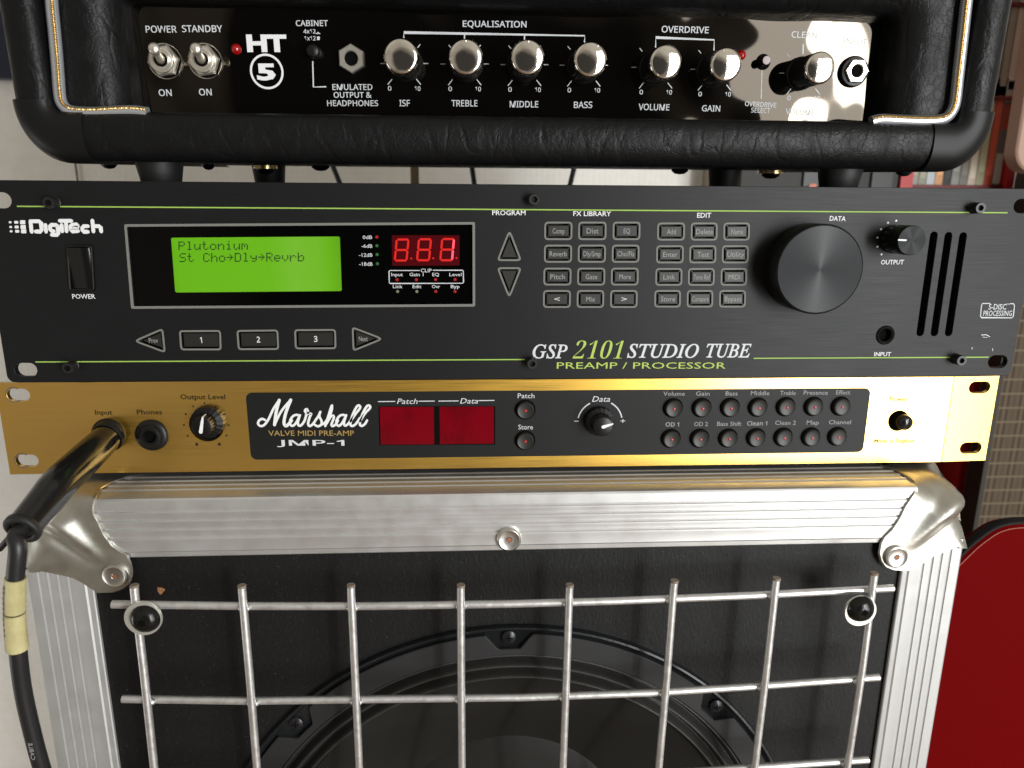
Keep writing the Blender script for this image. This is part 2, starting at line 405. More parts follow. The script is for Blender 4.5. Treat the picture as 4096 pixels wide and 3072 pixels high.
def sweep(path, sec, name, m, parent, smooth=40, cap=True):
    vs, fs = [], []; n = len(sec)
    for x, z, ox, oz in path:
        for o, y in sec: vs.append((x+ox*o, y, z+oz*o*(TB_ if oz < 0 else 1)))
    for i in range(len(path)-1):
        for j in range(n-1): fs.append((i*n+j, (i+1)*n+j, (i+1)*n+j+1, i*n+j+1))
    if cap: fs.append(tuple(range(n))); fs.append(tuple((len(path)-1)*n+k for k in reversed(range(n))))
    return MB().add(vs, fs).build(name, m, parent, smooth)
sweep(shell_path(), shell_section(), 'cabinet_shell', tolex, AMP, 50, False)
MB().box(IN_L-2, IN_R+2, 188, 193, IN_B-2, IN_T+2).build('back_panel', tolex, AMP, 0)
# corner protectors
def corner_path(left):
    p = []; zt = at(42, 395, 0).z if left else at(3983, 447, 0).z
    ex = 9.5
    a0, sx = (180, 1) if left else (0, -1)
    X = IN_L if left else IN_R
    p.append((X, zt, -sx, 0)); p.append((X, IN_B+RC+.5, -sx, 0))
    for k in range(13):
        a = math.radians(180+90*k/12) if left else math.radians(0-90*k/12)
        p.append((X+sx*RC+RC*math.cos(a), IN_B+RC+RC*math.sin(a), math.cos(a), math.sin(a)))
    p.append((X+sx*(RC+ex*.5), IN_B, 0, -1)); p.append((X+sx*(RC+ex), IN_B, 0, -1))
    return p if left else [(x, z, ox, oz) for x, z, ox, oz in reversed(p)]
for left in (True, False):
    sweep(corner_path(left), shell_section(.9), 'corner_protector', moulded, AMP, 50)
# cheeks and top rail round the opening (an upside-down U with a big soft edge)
PY = 26.0; OL, OR_, OT = at(548, 240, PY).x, at(3512, 240, PY).x, at(2000, 44, PY).z
sec = [(0, PY+14), (0, PY-6)]+[(15-15*math.cos(math.radians(a)), PY-6-13*math.sin(math.radians(a))) for a in range(10, 91, 10)]
def u_path():
    p = []; r = 4.
    for z in (IN_B-6, 130, 150): p.append((OL, z, -1, 0))
    for k in range(9):
        a = math.radians(180-90*k/8); p.append((OL+r+r*math.cos(a), OT-r+r*math.sin(a), math.cos(a), math.sin(a)))
    for k in range(1, 12): p.append((OL+r+(OR_-OL-2*r)*k/12, OT, 0, 1))
    for k in range(9):
        a = math.radians(90-90*k/8); p.append((OR_-r+r*math.cos(a), OT-r+r*math.sin(a), math.cos(a), math.sin(a)))
    for z in (150, 130, IN_B-6): p.append((OR_, z, 1, 0))
    return p
wsec = sec+[(26, PY-19)]
sweep(u_path(), wsec, 'front_baffle', tolex, AMP, 50)
mb = MB()
for a_, b_ in ((IN_L+.5, OL-24), (OR_+24, IN_R-.5)): MB().box(a_, b_, PY-19.02, PY+10, IN_B-1, OT+24).build('cheek', tolex, AMP, 40)
MB().box(IN_L+.5, IN_R-.5, PY-19.04, PY+10, OT+24, IN_T-.5).build('upper_baffle', tolex, AMP, 40)
MB().box(OL-1, OR_+1, PY, PY+2, IN_B-8, OT+2).build('control_panel', glossblk, AMP, 0)
# underside plywood strip and chassis bottom
wood = mat('pale_plywood', (.42, .34, .24), .6)
MB().box(96, 380, 150, 190, at(1500, 652, 150).z, at(1500, 652, 150).z+3.5).build('plywood_strip', wood, AMP, 0)
# piping: clear tube with a gold braid
def piping(pts, endpt):
    P = catmull([Vector(p) for p in pts], 10)
    o = MB().tube([(p.x, p.y, p.z) for p in P], 2.5, 14).build('piping', pipe_clear, AMP, 60)
    mb = MB(); d = 0; last = None; Q = []
    for a, b in zip(P[:-1], P[1:]):
        L_ = (b-a).length; k = max(1, int(L_/.15))
        for j in range(k): Q.append(a.lerp(b, j/k))
    rad = [(.74+.26*math.sin(i*math.pi*.37)) for i in range(len(Q))]
    sg = 1 if P[0].x < 200 else -1; nn = []
    for i in range(len(Q)):
        t_ = (Q[min(i+3, len(Q)-1)]-Q[max(i-3, 0)]).normalized(); nn.append(Vector((-t_.z, 0, t_.x))*sg)
    mb.tube([tuple(p+k_*1.1+Vector((0, -1.95, 0))) for p, k_ in zip(Q, nn)], rad, 8).build('gold_braid', pipe_gold, o, 60)
pyY = 4.5
def pp(l): return [at(x, y, pyY) for x, y in l]
piping([Vector((at(196, -120, pyY).x-1.5, pyY, IN_T-4))]+pp([(196, -120), (203, -40), (209, 40), (218, 130), (226, 220), (233, 310), (238, 375), (246, 410), (268, 436), (305, 448), (380, 451), (470, 446), (540, 445), (592, 452)]), 0)
piping([Vector((at(3880, -110, pyY).x+1.5, pyY, IN_T-4))]+pp([(3880, -110), (3872, -40), (3862, 40), (3852, 130), (3842, 220), (3831, 320), (3822, 400), (3810, 440), (3785, 470), (3740, 482), (3660, 483), (3580, 480), (3520, 478), (3484, 487)]), 0)

# --- panel print
PT = PY-.06
def ptext(s, x0, x1, yc, h, y2=None, m=white_ink, bold=.009): return text(s, x0, x1, yc, h, PT, m, AMP, font=HUM, bold=bold, yc2=y2)
for a in (("POWER", 584, 708, 116.5, 27), ("STANDBY", 729, 890, 114.5, 27), ("ON", 636, 688, 370.5, 26), ("ON", 797, 848, 368, 26), ("CABINET", 1184, 1312, 92.5, 23),
          ("4x12", 1214, 1263, 125, 17), ("1x12", 1218, 1263, 153, 17), ("EMULATED", 1330, 1490, 348, 23), ("OUTPUT &", 1335, 1487, 379.5, 22), ("HEADPHONES", 1309, 1513, 412.5, 23),
          ("EQUALISATION", 1851, 2106, 94.5, 25, 97), ("ISF", 1598, 1640, 412, 25), ("TREBLE", 1806, 1910, 412.7, 25, 413), ("MIDDLE", 2039, 2153, 416.3, 25, 417), ("BASS", 2295, 2369, 419, 25),
          ("VOLUME", 2554, 2677, 427, 25, 429), ("GAIN", 2807, 2880, 432.5, 24, 434), ("OVERDRIVE", 2646, 2834, 116, 26, 120), ("CLEAN", 3165, 3267, 137, 25, 141), ("INPUT", 3373, 3466, 163, 24, 167),
          ("VOLUME", 3141, 3257, 445, 23, 451)):
    ptext(*a)
ptext("OVERDRIVE", 2979, 3104, 414, 19, 421); ptext("SELECT", 3004, 3079, 440, 19, 443)
text("HT", 989, 1149, 171, 66, PT, white2, AMP, bold=.05)
mb = MB(); c5 = at(1067, 286, PT); s5 = (at(1134, 286, PT)-c5).x
mb.plate(circ(c5.x, c5.z, s5, 48), PT, None, [circ(c5.x, c5.z, s5-.95, 48)]); mb.build('circle_print', white2, AMP, 0)
text("5", 1029, 1105, 286, 64, PT, white2, AMP, bold=.04)
# bracket lines and tick marks
mb = MB()
def pl(pts, wpx=5.5, Y=PT, m=None): ribbon(mb, ats(pts, Y), wpx*.105, Y)
pl([(1615.6, 150), (1615.6, 130), (2339, 143), (2338, 168)]); pl([(1858, 136), (1858, 158)], Y=PT-.01); pl([(2098, 140), (2098, 160)], Y=PT-.01)
pl([(2622.6, 188), (2623.5, 150), (2857, 159.5), (2856, 200)]); pl([(3213, 178), (3212, 215)]); pl([(3048, 282), (3044.6, 394)], 4)
pl([(1251, 247), (1253.6, 348), (1303, 347)])
ribbon(mb, ats([(1265, 134), (1280, 134)], PT), .35, PT); ribbon(mb, ats([(1270, 130), (1275, 130)], PT), .35, PT-.01)
mb.plate(quad((1268, 146), (1279, 146), (1279, 160), (1268, 160), PT), PT, None)
KN = [(1604, 226, 1617, 254, 71), (1862.8, 228.7, 1858.8, 256, 71), (2110.4, 229.7, 2098, 258.6, 70), (2361, 238.7, 2335, 261, 70),
      (2662.4, 248.6, 2622.6, 269, 69), (2903.5, 258.6, 2857.8, 277, 68), (3280, 271.6, 3213, 292.4, 66)]
for cx, cy, bx, by, r in KN:
    for ang, r0, r1 in ((180, 78, 95), (0, 78, 95), (232, 80, 106), (308, 80, 106), (130, 84, 98), (50, 84, 98)):
        a = math.radians(ang); pl([(bx+r0*math.cos(a), by-r0*math.sin(a)), (bx+r1*math.cos(a), by-r1*math.sin(a))], 4, PT-.005)
mb.build('line_print', white_ink, AMP, 0)
for cx, cy, bx, by, r in KN:
    ptext("0", bx-65, bx-51, by+99, 18); ptext("10", bx+42, bx+65, by+100, 18)
# --- knobs
for i, (cx, cy, bx, by, r) in enumerate(KN):
    yc_ = PY-20.5; c = at(cx, cy, yc_); R0 = r/9.45; b = (c.x, 0, c.z)
    k = MB().lathe((c.x, 0, c.z), [(0, PY-.1), (R0*1.08, PY-.1), (R0*1.08, PY-2.2), (R0*1.0, PY-2.6), (R0*.985, yc_+1.2), (R0*.93, yc_+.5), (0, yc_+.4)][::-1], 80, flute=(40, .28, R0*.97)).build('control_knob', knobside, AMP, 30)
    prof = [(0, yc_-1.3)]+[(R0*t, yc_-1.3+.95*t**2.2) for t in (.2, .4, .55, .7, .8, .88)]+[(R0*.945, yc_-.15), (R0*.99, yc_+.45), (R0*.99, yc_+1.1), (R0*.94, yc_+1.3)]
    MB().lathe((c.x, 0, c.z), prof, 56).build('chrome_cap', chrome, k, 60)
    pa = math.radians((300, 90, 88, 62, 238, 108, 230)[i])
    MB().lathe((c.x+R0*.86*math.cos(pa), 0, c.z+R0*.86*math.sin(pa)), [(0, yc_-1.0), (.35, yc_-.85), (.5, yc_-.3)], 10).build('pointer_dimple', nickel, k)
# --- toggle switches
for nx, ny, bx, by in ((651.4, 242, 616.6, 194), (813, 241, 784, 194)):
    n_ = at(nx, ny, PY-3); X, Z = n_.x, n_.z
    t = MB().lathe((X, 0, Z), [(4.9, PY-4.4), (5.6, PY-4.2), (6.4, PY-3.4)] , 6)
    hexo = [(X+7.0*math.cos(math.radians(60*k+8)), Z+7.0*math.sin(math.radians(60*k+8))) for k in range(6)]
    t = MB().plate(hexo, PY-4.0, PY-1.0, chamfer=.5); t.lathe((X, 0, Z), [(7.6, PY-1.0), (7.6, PY-.2), (7.2, PY-.1)], 28)
    sw = t.build('toggle_switch', nickel, AMP, 30)
    MB().lathe((X, 0, Z), [(0, PY-3.5), (3.0, PY-3.8), (3.1, PY-5.6), (4.2, PY-5.8), (5.3, PY-5.4), (5.6, PY-4.0)], 32).build('threaded_bush', nickel, sw, 40)
    be = at(bx, by, PY-19); A = Vector((X, PY-5.0, Z)); Bv = Vector(be); dv = (Bv-A)
    pts = [A+dv*t_ for t_ in (0, .3, .6, .82, .92, 1.0, 1.05, 1.09, 1.11)]; rr = [2.1, 1.7, 1.5, 1.9, 2.4, 2.5, 2.3, 1.4, .2]
    MB().tube(pts, rr, 20).build('lever', nickel, sw, 60)
    MB().lathe((X, 0, Z), [(0, PY-5.9), (2.7, PY-5.85), (2.8, PY-5.2)], 24).build('bush_opening', hole, sw)
def dome(c, r, Yf, h, m, name, parent, seg=24):
    return MB().lathe((c.x, 0, c.z), [(0, Yf-h)]+[(r*math.sin(math.radians(a)), Yf-h*math.cos(math.radians(a))) for a in (20, 40, 60, 80, 90)]+[(r, Yf+.5)], seg).build(name, m, parent, 60)
dome(at(940, 194, PY-2), 2.35, PY, 2.4, led_red, 'red_lamp', AMP); dome(at(2970, 219, PY-2), 2.3, PY, 2.4, led_red, 'red_lamp', AMP)
c = at(1252, 204, PY-5)
MB().lathe((c.x, 0, c.z), [(0, PY-6), (2.2, PY-5.9), (2.9, PY-5.3), (2.9, PY)], 26).build('push_button', blackpl, AMP, 50)
c = at(1251, 207, PY); MB().plate(circ(c.x, c.z, 3.2), PY-.03, None).build('button_hole', hole, AMP, 0)
c = at(3066, 241, PY-7); k = MB().lathe((c.x, 0, c.z), [(0, PY-7), (1.8, PY-7), (2.05, PY-6.7), (2.05, PY)], 26).build('push_button', blackpl, AMP, 50)
MB().lathe((c.x, 0, c.z), [(0, PY-7.3), (1.75, PY-7.25), (1.9, PY-7.05)], 26).build('button_cap', mat('pinkish_grey_plastic', (.34, .28, .27), .4), k)
c = at(3052, 248, PY); MB().plate(circ(c.x, c.z, 3.6), PY-.03, None).build('button_hole', hole, AMP, 0)
# --- jack sockets
def hexpl(X, Z, r, rot, y0, y1, hr): return MB().plate([(X+r*math.cos(math.radians(60*k+rot)), Z+r*math.sin(math.radians(60*k+rot))) for k in range(6)], y0, y1, [circ(X, Z, hr, 24)], chamfer=.4)
c = at(1403.8, 233, PY-3.2); j = hexpl(c.x, c.z, 6.3, 30, PY-3.2, PY-.1, 3.1).build('jack_socket', nickel, AMP, 30)
MB().plate(circ(c.x, c.z, 3.15), PY-1.6, None).build('socket_hole', hole, j, 0)
c = at(3424, 284, PY-3.2)
j = MB().lathe((c.x, 0, c.z), [(5.2, PY-2.8), (6.4, PY-2.6), (7.0, PY-1.2), (7.1, PY-.1)], 40).build('jack_socket', blackpl, AMP, 40)
hexpl(c.x+.25, c.z, 5.7, 0, PY-4.2, PY-2.7, 2.75).build('hex_nut', nickel, j, 30)
MB().plate(circ(c.x+.25, c.z, 2.9), PY-2.9, None).build('socket_hole', hole, j, 0)
# --- feet and bolts under it
def foot(X, Y, z1, z0=None, r=10.5):
    z0 = 88.3-(Y-10)*math.sin(TILT)
    f_ = MB().lathe((X, Y, 0), [(r*.80, z0), (r*.83, z0+.6), (r, z1-.6), (r, z1+.5)], 28, axis=(0, 0, 1), caps=True).build('rubber_foot', rubber, AMP, 50)
    return f_
FZ = IN_B-20.8+.2
foot(69, 25, FZ); foot(397, 25, FZ); foot(84, 160, FZ); foot(385, 160, FZ)
gw = mat('brass_washer', (.75, .6, .32), .25, 1.)
for px, py, Y, r, m_ in ((437, 668, 60, 4.2, blackpl), (835, 676, 100, 3.6, blackpl), (1282, 662, 120, 5.6, blackpl), (2720, 668, 120, 5.4, blackpl), (3615, 690, 60, 4.4, blackpl), (1060, 650, 150, 7.5, gw), (3085, 668, 150, 8.5, gw)):
    c = at(px, py, Y); zz = FZ+.2; X = c.x
    if m_ is gw:
        MB().lathe((X, Y, 0), [(r, zz-2.4), (r, zz-1.5), (r*.92, zz-1.4), (r*.92, zz-1.0), (r, zz-.9), (r, zz)], 28, axis=(0, 0, 1), caps=True).build('washer', gw, AMP, 30)
        zz -= 2.3; r *= .72
    MB().lathe((X, Y, 0), [(.4, zz-3.6), (r*.55, zz-3.2), (r*.9, zz-1.8), (r, zz-.3), (r, zz)], 24, axis=(0, 0, 1), caps=True).build('bolt_head', mat('black_steel', (.03, .03, .03), .25, .7), AMP, 50)
m_ = Matrix.Rotation(TILT, 3, 'X'); AMP.location = (PIV+m_@(Vector((238, 90, 97))-PIV))*MM; AMP.rotation_euler = (TILT, 0, 0)
FRAME = LEVEL
# ------------------------------------------------------------------ 2  the two-unit effects processor
GW, GH = 482.6, 88.1
GSP = thing('rack_effects_processor', (241, 60, 0), 'wide charcoal rack unit with green display and large data wheel', 'effects processor')
BR_ = []   # holes cut through its plate
def slot(x0, x1, z, hh): return rrect(x0, x1, z-hh, z+hh, hh-.01, 6)
GX0, GX1 = at(27.3, 1506, 0).x, at(4044, 1490, 0).x
GZ0, GZ1 = (at(1000, 1525).z+at(3100, 1507).z)/2, (at(700, 733).z+at(2900, 742).z+at(2048, 733).z)/3
sl = at(101, 1480, 0); sr = at(3991, 1447, 0); slt = at(-14, 801, 0)
BR_ += [slot(sl.x-4.8, sl.x+5.2, sl.z, 3.3), slot(sr.x-4.9, sr.x+4.9, sr.z, 3.2), slot(sl.x-4.8, sl.x+5.2, slt.z, 3.4), slot(sr.x-4.9, sr.x+4.9, at(4070, 824).z, 3.2)]
for a, b in (((3729.4, 927), (3687, 1344)), ((3788, 929), (3743.5, 1344)), ((3847, 930), (3800, 1344))):
    p, q = at(*a), at(*b); wd = 1.75; X = (p.x+q.x)/2; BR_.append(rrect(X-wd, X+wd, q.z, p.z, wd-.01, 7))
def tri(pts, r=.8): return rpoly(ats(pts), r, 4)
def shrink(l, d):
    c = Vector((sum(p[0] for p in l)/len(l), sum(p[1] for p in l)/len(l))); n = len(l); o = []
    ar = sum(l[j][0]*l[(j+1) % n][1]-l[(j+1) % n][0]*l[j][1] for j in range(n)); sg = 1 if ar > 0 else -1
    for j in range(n):
        a, b, e_ = Vector(l[j-1]), Vector(l[j]), Vector(l[(j+1) % n]); e1 = (b-a).normalized(); e2 = (e_-b).normalized()
        m_ = Vector((-e1.y, e1.x))+Vector((-e2.y, e2.x)); k = max(.5, m_.dot(Vector((-e1.y, e1.x)))); o.append(tuple(b+m_*sg*(d/k)))
    return o
keys = []      # (outline at the plate, lettering, size class)
FXL = [("Comp", "Dist", "EQ"), ("Reverb", "Dly/Smp", "Cho/Fla"), ("Pitch", "Gate", "More"), ("<", "Mix", ">")]
EDL = [("Add", "Delete", "Name"), ("Enter", "Test", "Utility"), ("Link", "Tone Ref", "MIDI"), ("Store", "Compare", "Bypass")]
def q3(v, o=2000): return o+v/2.011
FXX = [[(357, 583), (630, 857), (907, 1130)], [(355, 580), (627, 852), (900, 1122)], [(350, 575), (622, 847), (893, 1115)], [(347, 570), (618, 838), (887, 1107)]]
FXY = [(315, 463), (500, 645), (685, 828), (865, 1008)]
EDX = [[(1265, 1488), (1535, 1750), (1797, 2010)], [(1257, 1478), (1523, 1740), (1785, 2000)], [(1250, 1467), (1513, 1727), (1775, 1987)], [(1242, 1455), (1503, 1715), (1763, 1978)]]
EDY = [(322, 467), (505, 650), (688, 830), (865, 1005)]
for XS, YS, LB in ((FXX, FXY, FXL), (EDX, EDY, EDL)):
    for r_ in range(4):
        for c_ in range(3):
            x0, x1 = XS[r_][c_]; y0, y1 = YS[r_]; keys.append((quad((q3(x0), q3(y0, 730)), (q3(x1), q3(y0, 730)), (q3(x1)-1, q3(y1, 730)), (q3(x0)-1, q3(y1, 730)), 0, 1.9, 4), LB[r_][c_], 'pad'))
keys += [(quad((716, 1321), (884, 1320), (887, 1401), (722, 1401), 0, 1.7), '1', 'num'), (quad((946, 1320), (1113, 1318), (1117, 1399), (952, 1400), 0, 1.7), '2', 'num'),
         (quad((1177, 1317), (1344, 1316), (1346, 1396), (1180, 1397), 0, 1.7), '3', 'num'),
         (tri([(530, 1364), (664, 1413), (653, 1311)], 1.4), 'Prev', 'tri'), (tri([(1411, 1407), (1539, 1355), (1407, 1305)], 1.4), 'Next', 'tri'),
         (tri([(1986, 1044), (2088, 1044), (2038, 913)], 1.4), '', 'tri'), (tri([(1986, 1069), (2036.8, 1199), (2088, 1069)], 1.4), '', 'tri')]
LINE = .82
for o_, s_, t_ in keys: BR_.append(shrink(o_, LINE+.05))
win = quad((497, 897), (1900, 888), (1901, 1226), (525, 1235), 0, .9)
win_in = quad((508, 907), (1890, 898), (1891, 1216), (536, 1225), 0, .5)
BR_.append(win_in)
rock = quad((266, 980), (372, 980), (382, 1163), (278, 1164), 0, 1.4); BR_.append(rock)
jc = at(3541, 1340.5); BR_.append(circ(jc.x, jc.z, 4.6, 30))
pl_out = rrect(GX0, GX1, GZ0, GZ1, 3.2, 6)
MB().plate(pl_out, 0, 3.0, BR_, chamfer=.18).build('front_plate', anod, GSP, 25)
chs = mat('black_painted_steel', (.01, .01, .01), .5)
MB().box(GX0+20, GX1-20, 5.2, 330, GZ0+1.2, GZ1-2.6).build('chassis', chs, GSP, 0)
# raised outlines and keys
keym = mat('key_rubber', (.017, .0165, .0145), .42, spec=.42, bump=('noise', (900, 900, 900), .02))
for o_, s_, t_ in keys:
    ring = MB().plate(o_, -.16, None, [shrink(o_, LINE)]).build('outline', grey_line, GSP, 0)
    kk = shrink(o_, LINE+(.75 if t_ == 'pad' else .55))
    yk = -.7 if t_ == 'pad' else -.1
    if s_ in ('1', '2', '3', 'Prev', 'Next'): yk = .5
    k = MB().plate(kk, yk, 4.8, chamfer=.35).build('push_button', keym, GSP, 25)
    if s_:
        xs = [p[0] for p in kk]; zs = [p[1] for p in kk]
        fr = {'Prev': .60, 'Next': .36}.get(s_, .5); X = min(xs)+(max(xs)-min(xs))*fr; Z = (min(zs)+max(zs))/2
        ln = len(s_); h_ = 2.3 if t_ != 'num' else 2.6; wd = {'<': 2.6, '>': 2.6, '1': .9, '2': 1.6, '3': 1.6}.get(s_, min(8.0, 1.42*ln*.9+.4))
        if t_ == 'tri': wd = 4.1
        fnt = HUM if s_ in '123' else None; vs, fs = _glyphs(s_, fnt, .018 if fnt else 0., 0); a = min(v[0] for v in vs); b = max(v[0] for v in vs); cap = .72*.7
        up = h_/max(v[1] for v in _glyphs('H', fnt, 0, 0)[0])
        z0_ = Z-h_/2
        MB().add([(X-wd/2+wd*(x-a)/(b-a), yk-.05, z0_+y*up) for x, y, z in vs], [f if (Vector(vs[f[1]])-Vector(vs[f[0]])).cross(Vector(vs[f[2]])-Vector(vs[f[1]])).z > 0 else tuple(reversed(f)) for f in fs]).build('lettering', dim_ink if s_ not in '<>123' else white_ink, k, 0)
# display window
MB().plate(win, -.2, None, [win_in]).build('window_frame', grey_line, GSP, 0)
winglass = mat('smoked_display_window', (.0012, .0012, .0012), .06, spec=.16)
wn = MB().plate([(a_[0], a_[1]) for a_ in ats([(505, 1228), (1893, 1219), (1893, 896), (505, 904)])], 1.3, 3.4).build('display_window', winglass, GSP, 0)
dsp = MB().plate(quad((684, 951), (1359, 946), (1367, 1164), (701, 1170), 1.1, .9), 1.1, 1.28).build('lcd_screen', lcd, GSP, 0)
FONT5 = {'P': '11110 10001 10001 11110 10000 10000 10000', 'l': '01100 00100 00100 00100 00100 00100 01110', 'u': '00000 00000 10001 10001 10001 10011 01101', 't': '01000 01000 11100 01000 01000 01001 00110',
 'o': '00000 00000 01110 10001 10001 10001 01110', 'n': '00000 00000 10110 11001 10001 10001 10001', 'i': '00100 00000 01100 00100 00100 00100 01110', 'm': '00000 00000 11010 10101 10101 10001 10001',
 'S': '01111 10000 10000 01110 00001 00001 11110', 'C': '01110 10001 10000 10000 10000 10001 01110', 'h': '10000 10000 10110 11001 10001 10001 10001', '>': '00000 00100 00010 11111 00010 00100 00000',
 'D': '11110 10001 10001 10001 10001 10001 11110', 'y': '00000 00000 10001 10001 01111 00001 01110', 'R': '11110 10001 10001 11110 10100 10010 10001', 'e': '00000 00000 01110 10001 11111 10000 01110',
 'v': '00000 00000 10001 10001 10001 01010 00100', 'r': '00000 00000 10110 11001 10000 10000 10000', 'b': '10000 10000 10110 11001 10001 10001 11110', ' ': '00000 00000 00000 00000 00000 00000 00000'}
def dots(s, x0, y0, x1, y1, hpx):
    mb = MB(); Yd = 1.05
    for i, ch in enumerate(s):
        for r_, row in enumerate(FONT5[ch].split()):
            for c_, v in enumerate(row):
                if v == '1':
                    u = (i+c_/6)/(len(s)-1/6); X = x0+(x1-x0)*u; Yp = y0+(y1-y0)*u+r_*hpx/7
                    mb.plate(quad((X, Yp), (X+4.9, Yp), (X+4.9, Yp+4.7), (X, Yp+4.7), Yd), Yd, None)
    return mb.build('lettering', lcd_ink, dsp, 0)
dots("Plutonium", 713.6, 966, 992, 964, 35); dots("St Cho>Dly>Revrb", 718, 1013, 1217, 1010, 36)
# seven segment display
sd = MB().plate(quad((1567, 941), (1838, 941), (1838, 1062), (1569, 1063), 1.1, .4), 1.1, 1.28).build('number_display', seg_bg, GSP, 0)
def seg7(x0, x1, y0, y1, on, sl_=8):
    w_ = 7.5; ym = (y0+y1)/2
    def xs(x, y): return x+sl_*(ym-y)/(y1-y0)*2*.5
    S = {'a': [(x0+7, y0), (x1-3, y0)], 'b': [(x1, y0+5), (x1, ym-5)], 'c': [(x1, ym+5), (x1, y1-5)], 'd': [(x0+7, y1), (x1-3, y1)], 'e': [(x0+2, ym+5), (x0+2, y1-5)], 'f': [(x0+2, y0+5), (x0+2, ym-5)], 'g': [(x0+7, ym), (x1-5, ym)]}
    dim = MB()
    for k, (p, q) in S.items():
        lit = k in on; b_ = MB() if lit else dim
        ribbon(b_, ats([(xs(*p), p[1]), (xs(*q), q[1])], 1.05), .95, 1.05, 2)
        if lit: b_.build('lit_segment', seg_on, sd, 0)
    dim.build('unlit_segments', seg_dim, sd, 0)
seg7(1581, 1630, 958, 1042, ''); seg7(1670, 1720, 957, 1041, ''); seg7(1763, 1812, 956, 1041, 'bc')
mb = MB()
for px, py in ((1645, 1034), (1733, 1033), (1826, 1032)): p = at(px, py, 1.05); mb.plate(circ(p.x, p.z, .45, 10), 1.05, None)
mb.build('decimal_points', seg_dim, sd, 0)
wt = 1.26
def wtext(s, x0, x1, y, h, m=white_ink): return text(s, x0, x1, y, h, wt, m, GSP, bold=.006)
for s, x0, x1, y in (("0dB", 1451, 1489, 949), ("-6dB", 1446, 1490, 984), ("-12dB", 1436, 1490, 1020), ("-18dB", 1437, 1491, 1056)): wtext(s, x0, x1, y, 14)
for px, py, m_ in ((1507, 948, led_red2), (1507, 983, led_green), (1508, 1018, led_green), (1509, 1055, led_green), (1588, 1119, led_red2), (1665, 1119, led_red2), (1742, 1118, led_red2), (1820, 1118, led_red2),
                   (1590, 1166, led_pale), (1667, 1166, led_pale), (1743, 1166, led_red2), (1820, 1166, led_red2)):
    c = at(px, py, wt); MB().lathe((c.x, 0, c.z), [(0, wt-.25), (.5, wt-.2), (.72, wt+.02)], 12).build('indicator_lamp', m_, GSP)
for s, c, y, w_ in (("Input", 1588, 1098, 46), ("Gain 1", 1666, 1098, 56), ("EQ", 1743, 1098, 27), ("Level", 1822, 1098, 49), ("Link", 1591, 1146, 38), ("Edit", 1668, 1146, 35), ("Ovr", 1744, 1146, 33), ("Byp", 1821, 1146, 35)):
    wtext(s, c-w_/2, c+w_/2, y, 13)
wtext("CLIP", 1683, 1727, 1082, 14)
mb = MB(); fr = quad((1556, 1082), (1853, 1080), (1854, 1133), (1557, 1134), wt, .7); 
ribbon(mb, ats([(1678, 1082), (1560, 1082), (1556, 1086), (1557, 1130), (1561, 1134), (1850, 1133), (1854, 1129), (1853, 1084), (1850, 1081), (1732, 1081)], wt), .36, wt, 2)
mb.build('clip_box_print', white_ink, GSP, 0)
# plate print
PG = -.06
def gtext(s, x0, x1, y, h, m=white2, bold=.010, **k): return text(s, x0, x1, y, h, PG, m, GSP, bold=bold, **k)
gtext("POWER", 290, 382, 1185.5, 18); gtext("PROGRAM", 1969, 2102, 851, 19); gtext("FX LIBRARY", 2293, 2444, 854, 19, yc2=855); gtext("EDIT", 2788, 2844, 861, 19)
gtext("DATA", 3318, 3382, 873, 19, yc2=875); gtext("OUTPUT", 3523, 3614, 1048.5, 18); gtext("INPUT", 3496, 3563, 1416.5, 16)
def mathit(s):
    o = ''
    for ch in s: o += chr(0x1D434+ord(ch)-65) if 'A' <= ch <= 'Z' else ch
    return o if SERIF else s
def sertext(s, x0, x1, y, h, m, sh=.0): 
    t_ = mathit(s); text(t_, x0, x1, y, h, PG-.01, m, GSP, font=SERIF, bold=.010, shear=sh, capfrom=mathit('H'))
sertext("GSP", 2130, 2270, 1405, 54, white_ink); sertext("STUDIO", 2508, 2794, 1403, 54, white_ink); sertext("TUBE", 2824, 3002, 1402, 54, white_ink)
text('\U0001D7D0\U0001D7CF\U0001D7CE\U0001D7CF' if SERIF else '2101', 2290, 2492, 1399, 73, PG-.01, lime_ink, GSP, font=SERIF, bold=-.012, shear=.28, capfrom='\U0001D7CF' if SERIF else '1')
gtext("PREAMP / PROCESSOR", 2227, 2902, 1462, 25, m=lime_ink, bold=.0)
mb = MB()
def gl(pts, wd=.55): ribbon(mb, ats(pts), wd, PG-.005, 1)
gl([(70, 838.4), (2000, 826), (4028, 862)]) if False else None
zt = [at(300, 832).z, at(2048, 824).z, at(3900, 859).z]; zb = [at(300, 1449.5).z, at(1800, 1439).z, at(3300, 1430).z]
zT = sum(zt)/3; zB = sum(zb)/3
mb.box(at(70, 838).x, at(4028, 864).x, PG-.01, -.001, zT-.27, zT+.27); mb.box(at(142, 1451).x, at(2099, 1436).x, PG-.01, -.001, zB-.27, zB+.27); mb.box(at(3015, 1431).x, at(3954, 1429).x, PG-.01, -.001, zB-.27, zB+.27)
mb.build('pinstripe', green_ink, GSP, 0)
scr = mat('bare_scratch', (.30, .30, .31), .4, .5)
for l_, w_ in (([(3925, 1340), (3945, 1339), (3960, 1347)], .30), ([(3930, 1348), (3950, 1350)], .18), ([(3889, 1389), (3888, 1397)], .28), ([(3970, 1393), (3971, 1404)], .22), ([(3180, 1034), (3186, 1040)], .2)):
    mb = MB(); ribbon(mb, ats(l_, PG), w_, PG, 1); mb.build('scratch', scr, GSP, 0)
